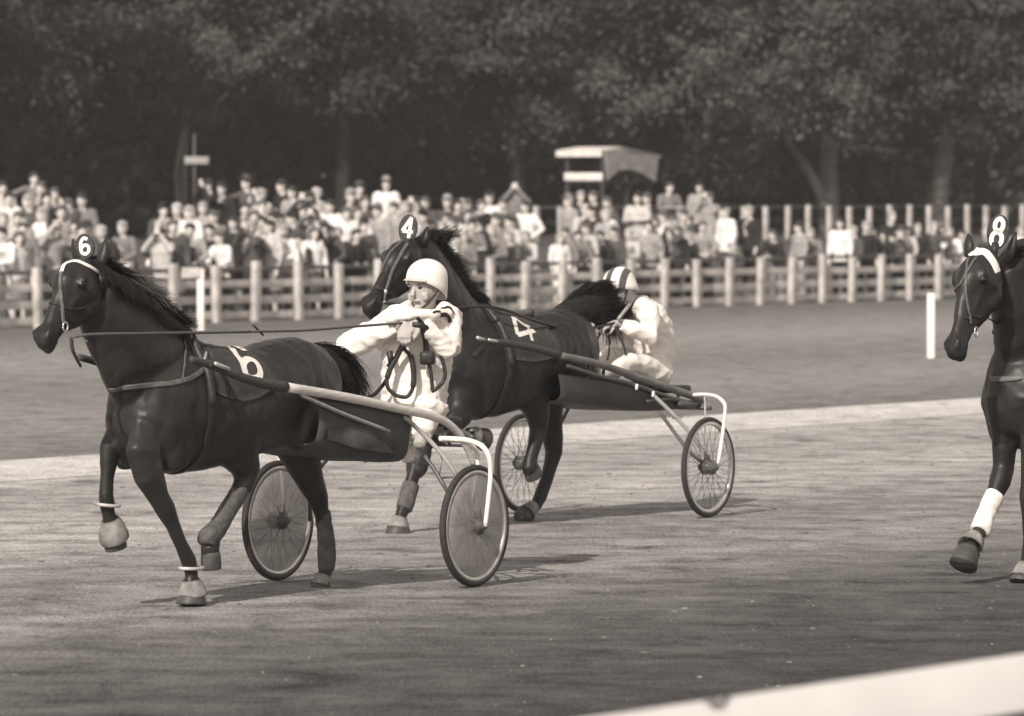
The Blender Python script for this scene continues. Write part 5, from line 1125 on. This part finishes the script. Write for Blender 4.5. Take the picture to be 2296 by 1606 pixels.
rf = random.Random(41)
for k in range(46):
    a_, b_, lo_, hi_ = rf.choice(((0, 250, 560, 640), (420, 700, 590, 650), (700, 1000, 560, 650), (1150, 1400, 560, 640), (1540, 1750, 560, 640), (1750, 1900, 590, 650), (2380, 2600, 615, 640), (700, 1100, 540, 600)))
    CROWD.append('%d %d %s %s %s %s %s' % (rf.uniform(a_, b_), rf.uniform(lo_, hi_), rf.choice('wpplggdkk'), rf.choice('gdk'), rf.choice(('stand', 'stand', 'folded', 'hunch', 'lean', 'binoculars')), rf.choice(('dark', 'dark', 'brown', 'fair', 'grey')), rf.choice(('-', '-', 'F', 's'))))
recs = []; rc = random.Random(9)
for it in CROWD:
    sx_, sy_, jt, lt, pose, hr, op = it.split()
    if jt in 'lgp' and rc.random() < .22: jt = rc.choice('dk')
    u, v = float(sx_) / 1.2182, float(sy_) / 1.2182
    sc = 1.0 + rc.uniform(-.03, .03); hh = PH.get(pose, 1.735) * sc
    if 'k' in op: sc = .80; hh = PH.get(pose, 1.735) * sc
    r = ray(u, v); xr = r.x; Yf = WF / (xr * DY - DX); q0 = .62 if pose == 'lean' else .45; Y = Yf + q0 / .54; ok = False
    for _ in range(400):
        p = CAMP + r * (Y / r.y); q = WF - W_of(p); g = bank_z(q)
        if p.z - hh <= g + 1e-3 or q > 10.5: ok = True; break
        Y += .06
    if q < q0 + .2: sc = max(.62, (p.z - g) / (hh / sc)); hh = p.z - g
    z = g if q <= 10.5 else min(p.z - hh, g + .35)
    recs.append(dict(u=u, v=v, p=Vector((p.x, p.y, g if abs(p.z - hh - g) < .4 else g)), sc=sc * ((p.z - g) / hh if .9 < (p.z - g) / hh < 1.12 else 1), j=jt, l=lt, pose=pose, hr=hr, op=op, q=q))
ZN = [(185, 'above the leftmost horse'), (345, 'left of the crowd gap'), (470, 'around the small pole sign'), (590, 'right of the pole sign'), (730, 'left of horse number four'), (860, 'just left of horse number four'), (1010, 'above the white helmet'), (1120, 'right of the raised mane'), (1235, 'left of the booth'), (1360, 'under the booth window'), (1460, 'under the booth side'), (1560, 'right of the booth'), (1700, 'left of the forked tree'), (1870, 'by the forked tree'), (2040, 'left of the leaning tree'), (2400, 'beside the right horse')]
def zone(u):
    for m_, t in ZN:
        if u < m_: return t
def row(q): return 'at the fence' if q < 1.2 else ('midway up the bank' if q < 4.2 else 'in the top row')
PW = {'stand': 'standing', 'folded': 'arms folded', 'hips': 'hands on hips', 'binoculars': 'with binoculars', 'point': 'reaching out', 'lean': 'leaning', 'hunch': 'stooping'}
from collections import defaultdict
grp = defaultdict(list)
for r_ in recs:
    who = 'child' if 'k' in r_['op'] else ('woman' if 'F' in r_['op'] else 'man')
    r_['key'] = '%s in %s %s %s %s' % (who, TONE[r_['j']][0], PW[r_['pose']], row(r_['q']), zone(r_['u'])); grp[r_['key']].append(r_)
ORD = ['leftmost', 'second', 'third', 'fourth', 'fifth', 'sixth', 'seventh', 'eighth']
for k, L_ in grp.items():
    L_.sort(key=lambda a: a['u'])
    for i, r_ in enumerate(L_):
        r_['label'] = k if len(L_) == 1 else ('left ' if i == 0 else 'right ' if len(L_) == 2 else ORD[i] + ' ') + k
for r_ in recs:
    parts = POSES[r_['pose'] + ('F' if 'F' in r_['op'] and r_['pose'] + 'F' in POSES else '')]; root = None
    for nm, me in parts:
        if nm == 'shirt_front' and 's' not in r_['op']: continue
        o = bpy.data.objects.new(nm, me); COL.objects.link(o); s0 = o.material_slots[0]; s0.link = 'OBJECT'
        s0.material = {'person': SKINC, 'jacket': CLO[r_['j']], 'trousers': CLO[r_['l']], 'skirt': CLO[r_['l']], 'hair': HAIRM[r_['hr']], 'shirt_front': CLO['w']}[nm]
        if root is None:
            root = o; o.location = r_['p']; k = r_['sc']; o.scale = (k * rc.uniform(.95, 1.1), k, k)
            o.rotation_euler = (0, 0, R(rc.uniform(-60, 35)) if r_['pose'] != 'lean' else R(-20 + rc.uniform(-12, 8)))
            tag(o, r_['label'], 'person', 'spectators watching behind the fence')
        else: o.parent = root
    if rc.random() < .2 and r_['pose'] in ('stand', 'folded', 'hips', 'point') and 'k' not in r_['op'] and 'F' not in r_['op']:
        o = bpy.data.objects.new('cap', cap_me); COL.objects.link(o); o.parent = root; o.material_slots[0].link = 'OBJECT'; o.material_slots[0].material = CLO[rc.choice('kdgl')]
    extra = bin_me if r_['pose'] == 'binoculars' else None
    if extra: o = bpy.data.objects.new('binoculars', bin_me); COL.objects.link(o); o.parent = root

# ================================================================== thin haze added to lift the dark tones of the wood
hz = bpy.data.meshes.new('haze'); bm = NB(); box(bm, Vector((0, 250, 8.)), (1900, 1900, 18.4)); bm.to_mesh(hz); bm.free()
ho = bpy.data.objects.new('haze', hz); COL.objects.link(ho); ho['kind'] = 'stuff'; ho['label'] = 'added thin haze lifting the dark tones of the distant wood'; ho['category'] = 'haze'
hm = bpy.data.materials.new('added_lift_haze'); hm.use_nodes = True; n = hm.node_tree; n.nodes.remove(n.nodes['Principled BSDF'])
pv = n.nodes.new('ShaderNodeVolumePrincipled'); pv.inputs['Color'].default_value = (.95, .92, .89, 1); pv.inputs['Density'].default_value = .0004; pv.inputs['Anisotropy'].default_value = .0
n.links.new(pv.outputs[0], n.nodes['Material Output'].inputs['Volume']); hz.materials.append(hm)
